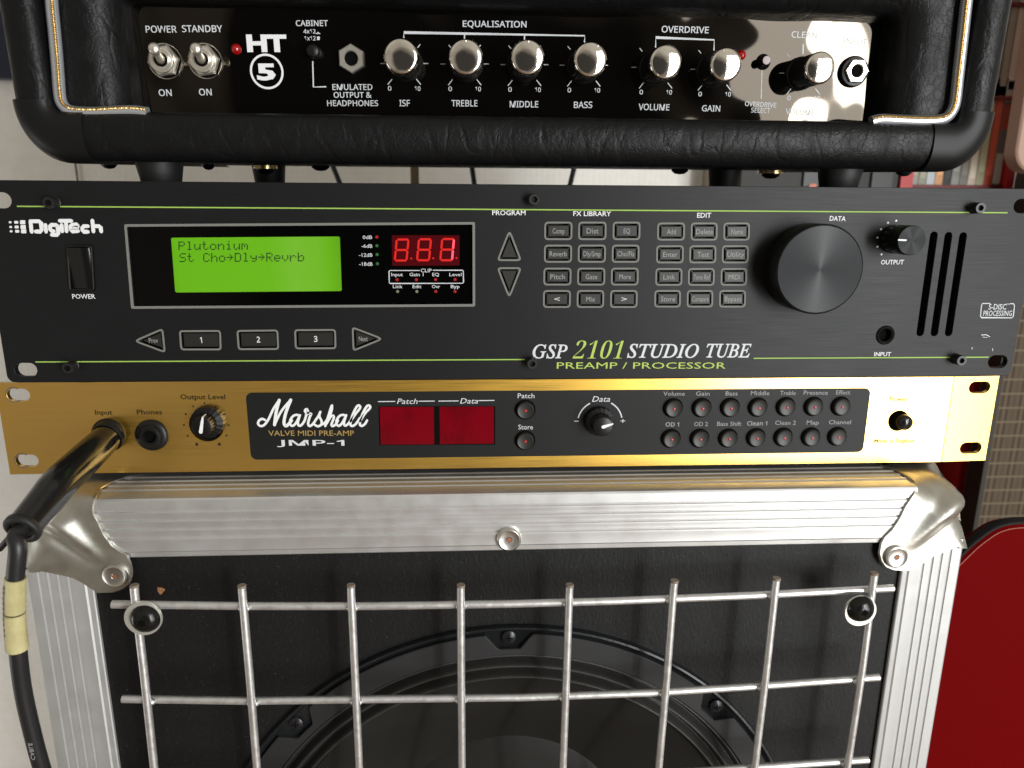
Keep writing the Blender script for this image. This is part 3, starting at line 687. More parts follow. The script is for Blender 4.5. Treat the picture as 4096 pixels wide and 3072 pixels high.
# company mark: nine dots and blocky letters
mb = MB()
for row, yy in enumerate((889, 908, 925)):
    for xx, wx, hx in ((41, 11, 8), (65, 16, 11), (91, 21, 16)):
        mb.plate(rpoly(ats([(xx+row*2-wx/2, yy+hx/2), (xx+row*2+wx/2, yy+hx/2), (xx+row*2+wx/2, yy-hx/2), (xx+row*2-wx/2, yy-hx/2)]), .35, 3), PG, None)
mb.build('logo_dots', white2, GSP, 0)
def z4(l): return [(x/6.583, 740+y/6.583) for x, y in l]
def z1(l): return [(x/2.011, 730+y/2.011) for x, y in l]
LOGO = [z4([(805, 955), (835, 1235)]), z4([(805, 955), (1040, 955), (1085, 1000), (1098, 1180), (1060, 1225), (940, 1225)]), z4([(1200, 1050), (1215, 1230)]),
        z4([(1420, 1213), (1370, 1213), (1325, 1170), (1320, 1090), (1360, 1052), (1480, 1052), (1525, 1090), (1540, 1270), (1500, 1310), (1365, 1313)]),
        z4([(1625, 1050), (1642, 1220)]), z4([(1575, 943), (1880, 943)]), z4([(1740, 990), (1755, 1220)]),
        z4([(1950, 1125), (2050, 1120), (2050, 1075), (2020, 1045), (1900, 1047), (1862, 1090), (1868, 1180), (1905, 1213), (2060, 1210)]),
        z1([(708, 351), (676, 351), (662, 366), (664, 384), (676, 396), (708, 396)]), z1([(744, 306), (752, 394)]), z1([(765, 351), (798, 351), (810, 362), (815, 394)])]
mb = MB()
for i, st in enumerate(LOGO): ribbon(mb, ats(st), 1.62, PG-.003*i, 3)
mb.build('company_lettering', white2, GSP, 0)
# S-DISC box
mb = MB(); ribbon(mb, ats([(3960, 1213.5), (3930, 1214), (3926, 1222), (3922, 1264), (3926, 1270.5), (4048, 1271.5), (4053, 1266), (4058, 1222), (4054, 1215), (4040, 1214.5)], PG), .42, PG, 2); mb.build('badge_box', white_ink, GSP, 0)
gtext("S-DISC", 3953, 4024, 1227, 22, m=white_ink, bold=.008); gtext("TM", 4026, 4040, 1217, 5, m=white_ink); gtext("PROCESSING", 3932, 4046, 1253, 21, m=white_ink, bold=.004)
# rocker switch
rk = MB().plate(shrink(rock, .05), -1.2, 3.2, [shrink(rock, 1.0)], chamfer=.3).build('power_switch', blackpl, GSP, 25)
rx = [p[0] for p in rock]; rz = [p[1] for p in rock]; gpl = mat('gloss_black_plastic', (.006, .006, .006), .15)
vs = []; x0, x1 = min(rx)+1.3, max(rx)-1.3; z0, z1_ = min(rz)+1.2, max(rz)-1.2; zm = (z0+z1_)/2
mbk = MB(); prof = [(z0, -.4), (zm, -.9), (z1_, -1.6), (z1_, 3)]
for X in (x0, x0+.6, x1-1.2, x1): 
    for z, y in prof: vs.append((X, y+(.7 if X in (x0, x1) and y < 2 else 0), z))
n = len(prof); fs = [(i*n+j, (i+1)*n+j, (i+1)*n+j+1, i*n+j+1) for i in range(3) for j in range(3)]
mbk.add(vs, fs).build('rocker', gpl, rk, 50)
# wheel and volume knob
spun = mat('spun_black_aluminium', (.004, .0045, .006), .25, 0., spec=.11)
spun_n = spun.node_tree; pn = spun_n.nodes['Principled BSDF']; pn.inputs['Anisotropic'].default_value = 1.; pn.inputs['Anisotropic Rotation'].default_value = .25
tg = spun_n.nodes.new('ShaderNodeTangent'); tg.direction_type = 'RADIAL'; tg.axis = 'Y'; spun_n.links.new(tg.outputs[0], pn.inputs['Tangent'])
def rknob(cx, cy, rpx, h, base_r, name):
    c = at(cx, cy, -h); R0 = rpx/(FPX/338.*338/(338.2-h))  # radius at the face
    k = MB().lathe((c.x, 0, c.z), [(0, -h+.3), (R0*.95, -h+.3), (R0*.985, -h+.45), (R0, -h+.9), (R0, -2), (R0*.97, -.4)], 96).build(name, knobside, GSP, 40)
    f_ = MB().lathe((c.x, 0, c.z), [(0, -h), (R0*.3, -h), (R0*.6, -h), (R0*.955, -h), (R0*.985, -h+.35)], 96)
    org = Vector((c.x, -h, c.z)); return k, f_.build('knob_face', spun, k, 0, place=org), c, R0
k, f_, c, R0 = rknob(3280, 1079, 183, 15, 0, 'data_wheel')
k, f_, c, R0 = rknob(3648, 962, 60, 15, 0, 'output_knob')
mb = MB(); ribbon(mb, [(c.x-R0*.95, c.z+.25), (c.x-R0*.42, c.z+.1)], .75, -15.08, 2); mb.build('pointer', white2, k, 0)
mb = MB()
for px, py in ((3585, 883), (3552, 891), (3524, 917), (3509.5, 950.5), (3509.5, 987), (3526, 1017.5)): p = at(px, py); mb.plate(circ(p.x, p.z, .5, 12), PG, None)
mb.build('scale_dots', white2, GSP, 0)
j = MB().lathe((jc.x, 0, jc.z), [(2.9, .9), (3.1, -.3), (3.9, -.8), (4.4, -.5), (4.6, .4), (4.7, 2)], 36).build('jack_socket', blackpl, GSP, 50)
MB().lathe((jc.x, 0, jc.z), [(0, 2.2), (2.95, 2.2)], 24).build('socket_hole', hole, j)
# socket head screws
def socket_screw(px, py, parent, r=2.55, h=5.2, Y0=0):
    c = at(px, py, Y0-h); X, Z = c.x, c.z; s = MB()
    hx = [(X+1.45*math.cos(math.radians(60*k_+10)), Z+1.45*math.sin(math.radians(60*k_+10))) for k_ in range(6)]
    s.plate(circ(X, Z, r*.93, 28), Y0-h, None, [hx]); s.lathe((X, 0, Z), [(r*.93, Y0-h), (r, Y0-h+.35), (r, Y0-.6), (r*1.06, Y0-.5), (r*1.08, Y0)], 28)
    sc_ = MB(); s.f = [f for f in s.f]; o_ = s.build('socket_screw', mat('black_oxide_steel', (.022, .022, .022), .38, .4), parent, 35)
    MB().plate(circ(X, Z, r*.88, 20), Y0-h+1.7, None).build('hex_recess', mat('recess_steel', (.006, .006, .006), .5, spec=.2), o_, 0)
for a in ((192, 811), (2138, 798), (3924, 832), (269, 1473), (2130, 1456), (3848, 1443)): socket_screw(*a, GSP)

# ------------------------------------------------------------------ 3  the one-unit gold preamp
JMP = thing('rack_preamplifier', (236, 60, -46), 'narrow gold rack unit with two red display windows on the metal case', 'preamplifier')
JX0, JX1 = at(22, 1790).x, at(3958, 1790).x; JZ0 = (at(300, 1889).z+at(2000, 1879).z+at(3700, 1847).z)/3; JZ1 = GZ0-.25
BEND = at(3790, 1680).x
hl = [slot(at(27, 1580).x, at(119, 1580).x, at(72, 1580).z, 3.05), slot(at(61, 1842).x, at(153, 1842).x, at(105, 1843).z, 3.05)]
hr = [slot(at(3879, 1550).x, at(3967, 1550).x, at(3925, 1551).z, 2.95), slot(at(3843, 1794).x, at(3932, 1794).x, at(3885, 1794).z, 2.95)]
kn = at(825.5, 1701); ij = at(430, 1738.6); pj = at(605.7, 1743.5); pw = at(3594, 1683)
gp = MB().plate([(JX0, JZ0), (BEND, JZ0), (BEND, JZ1), (JX0, JZ1)], 0, 2.4, hl+[circ(kn.x, kn.z, 8.0, 36), circ(pw.x, pw.z, 5.3, 28)], chamfer=.12).build('front_plate', gold, JMP, 25)
# the right ear is bent back a little
mb = MB(); mb.plate([(BEND+.15, JZ0), (JX1, JZ0), (JX1, JZ1), (BEND+.15, JZ1)], 0, 2.4, hr, chamfer=.12)
mb.v = [(x, y+(x-BEND)*.055, z) for x, y, z in mb.v]; mb.build('bent_ear', gold, JMP, 25, label='right end of the gold plate, bent slightly back')
MB().box(BEND-.5, BEND+.6, .35, 2.3, JZ0+.05, JZ1-.05).build('bend_crease', gold, JMP, 0)
MB().box(JX0+21, JX1-21, 4, 250, JZ0+1.5, JZ1-1.5).build('chassis', chs, JMP, 0)
MB().lathe((kn.x, 0, kn.z), [(0, 3.4), (8.1, 3.4), (8.1, 2.3)], 32).build('knob_well', blackpl, JMP)
ZI0 = (at(1007, 1840).z+at(3451, 1807).z)/2; ZI1 = (at(1100, 1571).z+at(3400, 1553).z+at(2200, 1560).z)/3
MB().plate(rrect(at(993, 1700).x, at(3467, 1680).x, ZI0, ZI1, 3.0, 6), -.12, -.01).build('black_inset', inset_m, JMP, 0)
PJ = -.17
def jtext(s, x0, x1, y, h, m=white_ink, bold=.0, **k):
    if '1' in s: k['font'] = HUM; bold = .012
    return text(s, x0, x1, y, h, PJ, m, JMP, bold=bold, **k)
mb = MB()
def z2(l): return [(1000+x/2.011, 1480+y/2.011) for x, y in l]
SCRIPT = [[(122, 402), (100, 392), (74, 406), (66, 432), (86, 450), (116, 440), (150, 395), (190, 310), (236, 242)], [(236, 242), (212, 335), (198, 440)], [(198, 440), (252, 332), (328, 240)], [(328, 240), (290, 340), (274, 420), (286, 448), (306, 440), (335, 405)],
 [(398, 372), (380, 360), (350, 368), (325, 402), (326, 438), (346, 448), (375, 418), (402, 362)], [(402, 362), (386, 420), (394, 447), (416, 440), (440, 405), (456, 350)], [(470, 345), (448, 340), (444, 322), (458, 314), (466, 330), (468, 350), (492, 352), (480, 380), (468, 430), (480, 450), (505, 435), (530, 400)],
 [(530, 400), (552, 368), (566, 336)], [(566, 336), (558, 370), (576, 408), (574, 438), (546, 452), (520, 438)], [(574, 438), (600, 425), (640, 370), (658, 320), (660, 284)], [(657, 288), (640, 340), (606, 450)], [(615, 432), (648, 378), (670, 366), (674, 388), (656, 436), (666, 450), (690, 436), (708, 405)],
 [(772, 372), (752, 360), (722, 368), (698, 402), (698, 436), (718, 448), (746, 420), (774, 362)], [(774, 362), (757, 420), (765, 447), (790, 432), (818, 392)], [(808, 412), (850, 352), (886, 304), (878, 284), (858, 296), (826, 360), (808, 430), (822, 450), (852, 432), (885, 385)],
 [(885, 412), (924, 350), (966, 304), (958, 284), (936, 296), (902, 360), (884, 428), (897, 449), (924, 434), (942, 404)]]
for i, st in enumerate(SCRIPT):
    P = catmull([Vector((p[0], p[1])) for p in z2(st)], 5); thick = 1.45 if i in (1, 3) else 1.12
    ribbon(mb, ats([(p.x, p.y) for p in P]), thick, PJ-.002*i, 5)
mb.build('script_lettering', white2, JMP, 0)
jtext("VALVE MIDI PRE-AMP", 1074, 1417, 1732.5, 21, m=goldink, bold=.004); jtext("JMP-1", 1109, 1378, 1771, 22, bold=.0)
jtext("Patch", 1588, 1671, 1605, 21, shear=.25); jtext("Data", 1840, 1912, 1603.5, 21, shear=.25)
for a, b, y in ((1512, 1581, 1606), (1675, 1739, 1604.5), (1754, 1834, 1604), (1914, 1978, 1602)):
    mb = MB(); ribbon(mb, ats([(a, y), (b, y-.7)]), .42, PJ, 1); mb.build('line_print', white_ink, JMP, 0)
c = at(2399.3, 1689); 
for a0, a1 in ((168, 118), (62, 12)):
    mb = MB(); ribbon(mb, [(c.x+11.0*math.cos(math.radians(a0+(a1-a0)*k/14)), c.z+11.0*math.sin(math.radians(a0+(a1-a0)*k/14))) for k in range(15)], .62, PJ, 1); mb.build('arc_print', white_ink, JMP, 0)
frm = MB().plate(quad((1514, 1625), (1981, 1624), (1981, 1778), (1518, 1780), 0, .2), -.2, -.125).build('display_recess', hole, JMP, 0)
MB().plate(quad((1519.6, 1627.7), (1735, 1627.5), (1737, 1777), (1523, 1778), -.3, .2), -.32, -.21).build('red_window', redwin, frm, 0)
MB().plate(quad((1758, 1627), (1975, 1626), (1975.6, 1774), (1760, 1776.5), -.3, .2), -.32, -.21).build('red_window', redwin, frm, 0)
jtext("Patch", 2071, 2138, 1583, 19); jtext("Store", 2073, 2132, 1708, 19); jtext("Data", 2368, 2440, 1596, 22, shear=.25)
jtext("-", 2297, 2316, 1681, 20); jtext("+", 2481, 2501, 1684, 20)
for s, a, b, y in (("Volume", 2653, 2739, 1574.5), ("Gain", 2783, 2838, 1574), ("Bass", 2902, 2950, 1573.5), ("Middle", 3003, 3077, 1572.5), ("Treble", 3120, 3182, 1571.7), ("Presence", 3214, 3311, 1570.5), ("Effect", 3344, 3400, 1569.5),
                   ("OD 1", 2662, 2716, 1697.5), ("OD 2", 2776, 2831, 1696), ("Bass Shift", 2868, 2965, 1695), ("Clean 1", 2988, 3068, 1693.5), ("Clean 2", 3100, 3183, 1691), ("Map", 3226, 3275, 1690), ("Channel", 3315, 3403, 1688.5)):
    jtext(s, a, b, y, 16.5, m=dim_ink, bold=.004)
BT = [(2102, 1643), (2101, 1766)]+[(x, y) for x, y in zip((2696, 2811, 2925, 3036.5, 3148.5, 3260, 3369), (1636, 1635, 1634, 1633, 1631, 1630, 1629))]+[(x, y) for x, y in zip((2687, 2802.5, 2917, 3029, 3138.5, 3249, 3355), (1758.5, 1758, 1757, 1755, 1753, 1752, 1750))]
for px, py in BT:
    c = at(px, py, -2.0)
    b_ = at(px, py, -2.2); X, Z = b_.x, b_.z
    k = MB().lathe((X, 0, Z), [(0, -2.35), (3.0, -2.35), (3.7, -2.6), (4.1, -2.3), (4.2, -1.4), (4.35, -.1)], 30).build('round_button', keym, JMP, 45)
    MB().plate(circ(X, Z, 5.1, 28), -.14, None, [circ(X, Z, 4.25, 28)]).build('button_hole', hole, JMP, 0)
    MB().lathe((X, 0, Z), [(0, -2.75), (.55, -2.65), (.75, -2.34)], 12).build('red_dot', led_red2, k)
# data knob
def pointer_knob(bx, by, px, py, hR, h, ang, m_side, skirt, name, tl=(.05, 1.25)):
    c = at(px, py, -h); X, Z = c.x, c.z
    k = MB().lathe((X, 0, Z), [(0, -h), (hR*.86, -h), (hR*.96, -h+.3), (hR, -h+.9), (hR*1.08, -4.2), (skirt*.97, -3.2), (skirt, -1.5), (skirt, -.05)], 72, flute=(18, .35, hR*.99)).build(name, m_side, JMP, 40)
    a = math.radians(ang); mb = MB(); d = (math.cos(a), math.sin(a)); 
    pts = [(X+d[0]*hR*t, Z+d[1]*hR*t) for t in (tl[0], .5, .95)]
    ribbon(mb, pts, [1.7, 1.25, .8], -h-.06, 4); mb.add([(X+d[0]*hR*.97-d[1]*.4, -h+.1, Z+d[1]*hR*.97+d[0]*.4), (X+d[0]*hR*.97+d[1]*.4, -h+.1, Z+d[1]*hR*.97-d[0]*.4), (X+d[0]*(hR*1.05+.12)+d[1]*.3, -h+4, Z+d[1]*(hR*1.05+.12)-d[0]*.3), (X+d[0]*(hR*1.05+.12)-d[1]*.3, -h+4, Z+d[1]*(hR*1.05+.12)+d[0]*.3)], [(0, 1, 2, 3)])
    mb.build('pointer', white2, k, 0); return k
pointer_knob(2399, 1689, 2413, 1708, 4.9, 11, 18, blackpl, 7.4, 'data_knob', (.0, 1))
pointer_knob(825, 1701, 806, 1707, 4.7, 10, 78, knobside, 7.9, 'level_knob', (-.55, 1))
mb = MB()
for x, y, s in ((1645, 265, .42), (1553, 292, .42), (1737, 290, .42), (1495, 355, .5), (1807, 355, .5), (1480, 443, .5), (1838, 443, .5), (1510, 530, .5), (1822, 527, .5), (1583, 597, .8), (1764, 597, .8)):
    p = at(x/2.011, 1480+y/2.011); mb.plate(circ(p.x, p.z, s, 12), -.05, None)
mb.build('scale_dots', blackink, JMP, 0)
def ktext(s, x0, x1, y, h, m=blackink, **k): return text(s, x0, x1, y, h, -.05, m, JMP, bold=.02, **k)
ktext("Output Level", 722, 902, 1587, 20); ktext("Phones", 548, 649, 1648, 19); ktext("Input", 381, 450, 1649, 19)
ktext("Power", 3558, 3631, 1596, 18, m=oliveink); ktext("Made in England", 3496, 3655, 1763, 14, m=oliveink)
# jacks
def jjack(c, name):
    j = MB().lathe((c.x, 0, c.z), [(2.7, -2.2), (3.1, -3.4), (4.4, -3.5), (5.0, -3.0), (5.2, -1.9), (6.9, -1.6), (7.6, -.9), (7.7, -.05)], 44).build(name, blackpl, JMP, 40)
    MB().lathe((c.x, 0, c.z), [(0, -1.2), (2.8, -1.2)], 24).build('socket_hole', hole, j)
    hexpl(c.x, c.z, 5.6, 15, -2.7, -1.2, 3.0).build('hex_nut', blackpl, j, 30)
jjack(at(605, 1742, -1), 'jack_socket'); jjack(at(431, 1738, -1), 'jack_socket')
pwr = MB().lathe((pw.x, 0, pw.z), [(0, -5.5), (2.5, -5.3), (3.6, -4.4), (3.9, -3), (3.9, 3)], 32).build('power_button', mat('gloss_black_button', (.01, .01, .01), .12), JMP, 50)
pwr.location = Vector(pwr.location)+Vector((.0012, 0, 0))
MB().lathe((pw.x, 0, pw.z), [(0, 3.2), (5.2, 3.2), (5.25, 2.3)], 32).build('button_well', hole, JMP)
# worn metal rings round the ear slots
wear = mat('bare_worn_steel', (.30, .31, .30), .3, .9)
for (px, py, rr_) in ((55, 1579, 3.5), (90, 1842, 3.5)):
    p = at(px, py); right = px > 2000; mb = MB()
    for k0, k1 in (((50, 130), (215, 325)) if right else ((50, 200), (200, 310))):
        ribbon(mb, [(p.x+rr_*math.cos(math.radians(k0+(k1-k0)*k/10)), p.z+rr_*math.sin(math.radians(k0+(k1-k0)*k/10))) for k in range(11)], .42, ((p.x-3-BEND)*.055 if right else 0)-.06)
    o_ = mb.build('wear_mark', wear, JMP, 0); o_['kind'] = 'stuff'

# ------------------------------------------------------------------ 4  aluminium-edged speaker case
CAB = thing('speaker_cabinet', (233, 120, -900), 'black speaker box with ribbed aluminium edges and wire grille under the rack units', 'speaker cabinet')
CL, CR, CTOP, CF, CBOT, PW = 7.8, 456.8, -50.0, -22.0, -895., 29.6
def rail_section():
    """(o, y): o = inward from the outer corner over the front leg; the other leg runs back along y"""
    s = [(0, 34)]
    for y in (27, 21.5, 16, 10.5):      # grooves on the far leg
        s += [(0, y+1.1), (-.5, y+.6), (-.5, y-.6), (0, y-1.1)]
    s += [(0, 1.6), (.35, .55), (1.2, 0)]
    for g in (6.6, 11.0, 15.4, 19.8):
        s += [(g-.9, 0), (g-.55, .55), (g-.2, .62), (g+.25, .05), (g+.5, -.12), (g+1.2, -.14), (g+1.9, 0)]
    s += [(PW-3.4, 0), (PW-2.6, .5), (PW-.5, .75), (PW, 1.2), (PW, 2.6)]
    return [(o, CF+y) for o, y in s]
def rail(name, p0, p1, inn, m):
    """p0, p1 outer corner points (x, z); inn = inward (x, z); mitred 45 degrees"""
    d = (Vector(p1)-Vector(p0)).normalized(); vs, fs = [], []; S = rail_section(); n = len(S)
    for P, sg in ((p0, 1), (p1, -1)):
        cut = 28 if P[0] > 300 else 34
        for o, y in S: vs.append((P[0]+inn[0]*o+d.x*cut*sg, y, P[1]+inn[1]*o+d.y*cut*sg))
    for j in range(n-1): fs.append((j, j+1, n+j+1, n+j))
    b = MB().add(vs, fs)
    return b.build(name, m, CAB, 25)
rail('edge_rail', (CL, CTOP), (CR, CTOP), (0, -1), alu)
alu_shaded = mat('brushed_aluminium_shaded', (.50, .50, .49), .52, .62, rnoise=((90, 90, 90), .06), noise=((60, 60, 30), (.42, .41, .39), .55, .85))  # darker copy of alu: weaker window glare on the uprights put into the colour
rail('edge_rail', (CL, CBOT), (CL, CTOP), (1, 0), alu_shaded)
rail('edge_rail', (CR, CTOP), (CR, CBOT), (-1, 0), alu_shaded)
rail('edge_rail', (CR, CBOT), (CL, CBOT), (0, 1), alu)
BY = CF+3.0
SPX, SPZ, SPR = 233.5, -277.5, 157.0
# body panels
MB().box(CL+4.2, CR-4.2, CF+34.1, 300, CBOT, CTOP-1.4).build('body', mat('black_laminate', (.012, .012, .012), .5), CAB, 0)
MB().plate([(CL+14, CBOT+14), (CR-14, CBOT+14), (CR-14, CTOP-14), (CL+14, CTOP-14)], BY, BY+12, [circ(SPX, SPZ, 143, 96)]).build('baffle', baffle_m, CAB, 30)
dc = at(2010, 2985, BY+22); DR = dc.z-SPZ; NC = int((SPR-31.5-DR)/.55)+2; YC = BY+3.0+(NC-2)*.26
# loudspeaker seen through the grille
paper = mat('ribbed_paper_cone', (.0145, .0135, .012), .6, spec=.2, bump=[('noise', (900, 900, 900), .05)])
gask = mat('grey_gasket', (.013, .013, .014), .55, bump=('noise', (500, 500, 500), .05))
rimm = mat('black_rim_paint', (.010, .011, .012), .25, bump=('noise', (260, 260, 260), .12))
surr = mat('corrugated_cloth', (.024, .023, .021), .5, bump=[('noise', (1400, 1400, 1400), .30)])
SPKO = Vector((SPX, BY, SPZ))
MB().lathe((SPX, 0, SPZ), [(SPR-2.2, BY-2.0), (SPR-1.2, BY-3.0), (SPR-.2, BY-2.8), (SPR+.3, BY-1.4), (SPR+.3, BY)], 200).build('speaker_rim', rimm, CAB, 50)
def gasket_outline():
    o = []; sc = [math.radians(a) for a in (90.6, 90.6+45, 90.6-45, 180.6, .6, 225.6, 315.6, 270.6)]
    for k in range(720):
        a = math.radians(k/2); r = SPR-4.0
        for s in sc:
            d = abs((a-s+math.pi) % (2*math.pi)-math.pi)*SPR
            if d < 12: r = min(r, SPR-4.0-8.2*max(0, min(1, (12-d)/6.0)))
        o.append((SPX+r*math.cos(a), SPZ+r*math.sin(a)))
    return o
MB().lathe((SPX, 0, SPZ), [(SPR-2, BY-1.7), (SPR-3, BY-.6), (SPR-15, BY+.2), (SPR-18, BY+2)], 160).build('speaker_frame', rimm, CAB, 50)
MB().plate(gasket_outline(), BY-2.6, BY+.5, [circ(SPX, SPZ, SPR-15.5, 200)], chamfer=.4).build('gasket', gask, CAB, 30)
MB().lathe((SPX, 0, SPZ), [(SPR-14, BY+1)]+[(SPR-15-t*.3, BY+1.2-2.9*math.sin(t*.3/6.2*2*math.pi)) for t in range(0, 56)]+[(SPR-33, BY+5)], 200).build('surround', surr, CAB, 60)
MB().lathe((SPX, 0, SPZ), [(SPR-31.5-t*.55, BY+3.0+t*.26+(.22 if t % 2 else 0)) for t in range(0, NC)], 200).build('cone', paper, CAB, 60)
MB().lathe((SPX, 0, SPZ), [(DR+.6, YC+.3), (DR*.97, YC-.8), (DR*.85, YC-2.4), (DR*.6, YC-4.8), (DR*.3, YC-6), (0, YC-6.3)][::-1], 80).build('dust_cap', paper, CAB, 60)
for a in (90.6, 135.6, 45.6):
    X, Z = SPX+(SPR-6)*math.cos(math.radians(a)), SPZ+(SPR-6)*math.sin(math.radians(a))
    s_ = MB().lathe((X, 0, Z), [(0, BY-3.0), (2.2, BY-2.8), (3.5, BY-2.0), (3.7, BY-.6)], 22).build('mounting_screw', mat('dark_screw', (.02, .02, .022), .3, .5), CAB, 50)
    mb = MB(); ribbon(mb, [(X-1.8, Z), (X+1.8, Z)], .6, BY-3.05, 1); ribbon(mb, [(X, Z-1.8), (X, Z+1.8)], .6, BY-3.06, 1); mb.build('screw_slot', hole, s_, 0)
# wire grille
GYV, GYH, WR = CF-17.5, CF-13.9, 1.82
VB = [(537, 2341, 577, 2700, 617, 3072), (967, 2342, 998, 2700, 1028, 3072), (1403.5, 2340, 1420, 2700, 1437.5, 3072), (1843.6, 2340, 1845, 2700, 1848, 3072),
      (2279, 2339, 2266, 2700, 2252, 3072), (2698, 2322, 2668, 2700, 2635, 3072), (3106.6, 2312, 3063, 2700, 3018, 3072), (3497.5, 2292, 3445, 2700, 3388, 3072)]
for x0, y0, x1, y1, x2, y2 in VB:
    a, b, c = at(x0, y0, GYV), at(x1, y1, GYV), at(x2, y2, GYV); X = (a.x+b.x+c.x)/3; g = c+(c-b)*3.3
    P = [(a.x, GYV, a.z), (a.x+(X-a.x)*.3, GYV, a.z-3), (b.x, GYV, b.z), (c.x, GYV, c.z), (c.x, GYV, CBOT+40)]
    o_ = MB().tube(P, WR, 16).build('grille_wire', wire, CAB, 60)
    MB().lathe((a.x, GYV, a.z), [(0, .25), (WR*.98, .22), (WR*1.08, -.1), (WR*1.04, -.8)], 14, axis=(0, 0, 1), caps=True).build('cut_end', rust, o_, 40)
HB = [[(449, 2417), (1000, 2424), (1500, 2424), (2050, 2415), (2450, 2404), (3000, 2382), (3571, 2352)],
      [(490, 2795), (1000, 2803), (1850, 2792), (2100, 2789), (2600, 2771), (3000, 2746), (3515, 2708)],
      [(525, 3152), (1400, 3152), (2100, 3128), (2600, 3098), (3000, 3070), (3472, 3038)]]
for i, l in enumerate(HB):
    P = [at(x, y, GYH) for x, y in l]; MB().tube([tuple(p) for p in P], WR, 16).build('grille_wire', wire, CAB, 60)
for k in range(1, 13):
    z = at(2100, 3128, GYH).z-49*k; MB().tube([(55, GYH, z), (412, GYH, z)], WR, 12).build('grille_wire', wire, CAB, 60)
def lerp_poly(P, k, v, out):
    for a, b in zip(P[:-1], P[1:]):
        if (a[k]-v)*(b[k]-v) <= 0 and abs(a[k]-b[k]) > 1e-6: return a[out]+(b[out]-a[out])*(v-a[k])/(b[k]-a[k])
for row in HB:
    PH = [at(x, y, GYH) for x, y in row]
    for x0, y0, x1, y1, x2, y2 in VB:
        a, b, c = at(x0, y0, GYV), at(x1, y1, GYV), at(x2, y2, GYV); X = b.x; Z = None
        for _ in range(4):
            Z = lerp_poly(PH, 0, X, 2)
            if Z is None: break
            X = a.x+(b.x-a.x)*(a.z-Z)/(a.z-b.z) if Z > b.z else b.x+(c.x-b.x)*(b.z-Z)/(b.z-c.z)
        if Z is None: continue
        yw = (GYV+GYH)/2; wl = random.uniform(2.6, 3.2)
        MB().lathe((X+random.uniform(-.3, .3), yw, Z), [(0, -wl), (1.1, -wl*.8), (1.75, -wl*.4), (1.9, 0), (1.75, wl*.4), (1.1, wl*.8), (0, wl)], 10, axis=(1, 0, 0)).build('weld', wire, CAB, 60)
# grille screws with cup washers
for (wx, wy, rw, sx, sy) in ((572.6, 2474, 76, 577, 2480), (3440.6, 2444, 72, 3447, 2440)):
    Yw = GYV-WR-.9; c = at(wx, wy, Yw); X, Z = c.x, c.z; rr = rw/9.35
    w_ = MB().lathe((X, 0, Z), [(rr*.80, Yw-.6), (rr*.97, Yw-.6), (rr, Yw-.2), (rr, Yw+1.0), (rr*.3, Yw+1.1)], 40).build('cup_washer', mat('dull_nickel_washer', (.72, .71, .65), .34, .7), CAB, 40)
    MB().lathe((X, 0, Z), [(rr*.82, Yw-.55), (rr*.2, Yw-.3)], 40).build('washer_face', MATS['dull_nickel_washer'], w_)
    c2 = at(sx, sy, Yw-1.6)
    h_ = MB().lathe((c2.x, 0, c2.z), [(0, Yw-4.36), (2.6, Yw-4.25), (4.0, Yw-3.7), (5.4, Yw-2.7), (6.3, Yw-1.3), (6.6, Yw-.5)], 36).build('screw_head', mat('black_zinc', (.018, .018, .017), .18, .6, bump=('noise', (500, 500, 500), .12)), w_, 50)
    st = [(c2.x+(1.95 if k % 2 else 1.25)*math.cos(math.radians(30*k)), c2.z+(1.95 if k % 2 else 1.25)*math.sin(math.radians(30*k))) for k in range(12)]
    MB().plate(st, Yw-4.42, Yw-3).build('star_recess', hole, h_, 0)
    MB().lathe((c2.x, 0, c2.z), [(0, Yw-2.8), (2.1, Yw-2.8)], 16).build('recess_floor', MATS['dark_screw'], h_)
# stamped corner braces
LB = [(572, 1893), (501, 1907), (440, 1930), (396, 1954), (378, 1989), (368, 2030), (371, 2058), (389, 2090), (411, 2139), (445, 2184), (475, 2205), (505, 2221), (518, 2251), (524, 2281), (522, 2306), (512, 2335), (486, 2357), (449, 2370), (389, 2372), (359, 2352), (325, 2329), (290, 2312), (262, 2305), (209, 2294), (164, 2285), (146, 2290), (120, 2291), (108, 2277), (99, 2210), (84, 2120), (60, 2080), (50, 2023), (56, 1989), (75, 1950), (112, 1916), (180, 1893), (300, 1886), (440, 1885)]
RB = [(3525, 1862), (3570, 1874), (3600, 1886), (3636, 1906), (3659, 1926), (3657, 1976), (3645, 1995), (3624, 2025), (3608, 2060), (3592, 2088), (3570, 2120), (3540, 2149), (3527, 2174), (3520, 2213), (3528, 2245), (3545, 2268), (3575, 2281), (3620, 2284), (3651, 2279), (3694, 2253), (3733, 2226), (3793, 2203), (3832, 2186), (3845, 2194), (3885, 2194), (3892, 2075), (3910, 1985), (3912, 1951), (3898, 1912), (3872, 1880), (3842, 1862), (3793, 1851), (3700, 1848), (3600, 1851)]
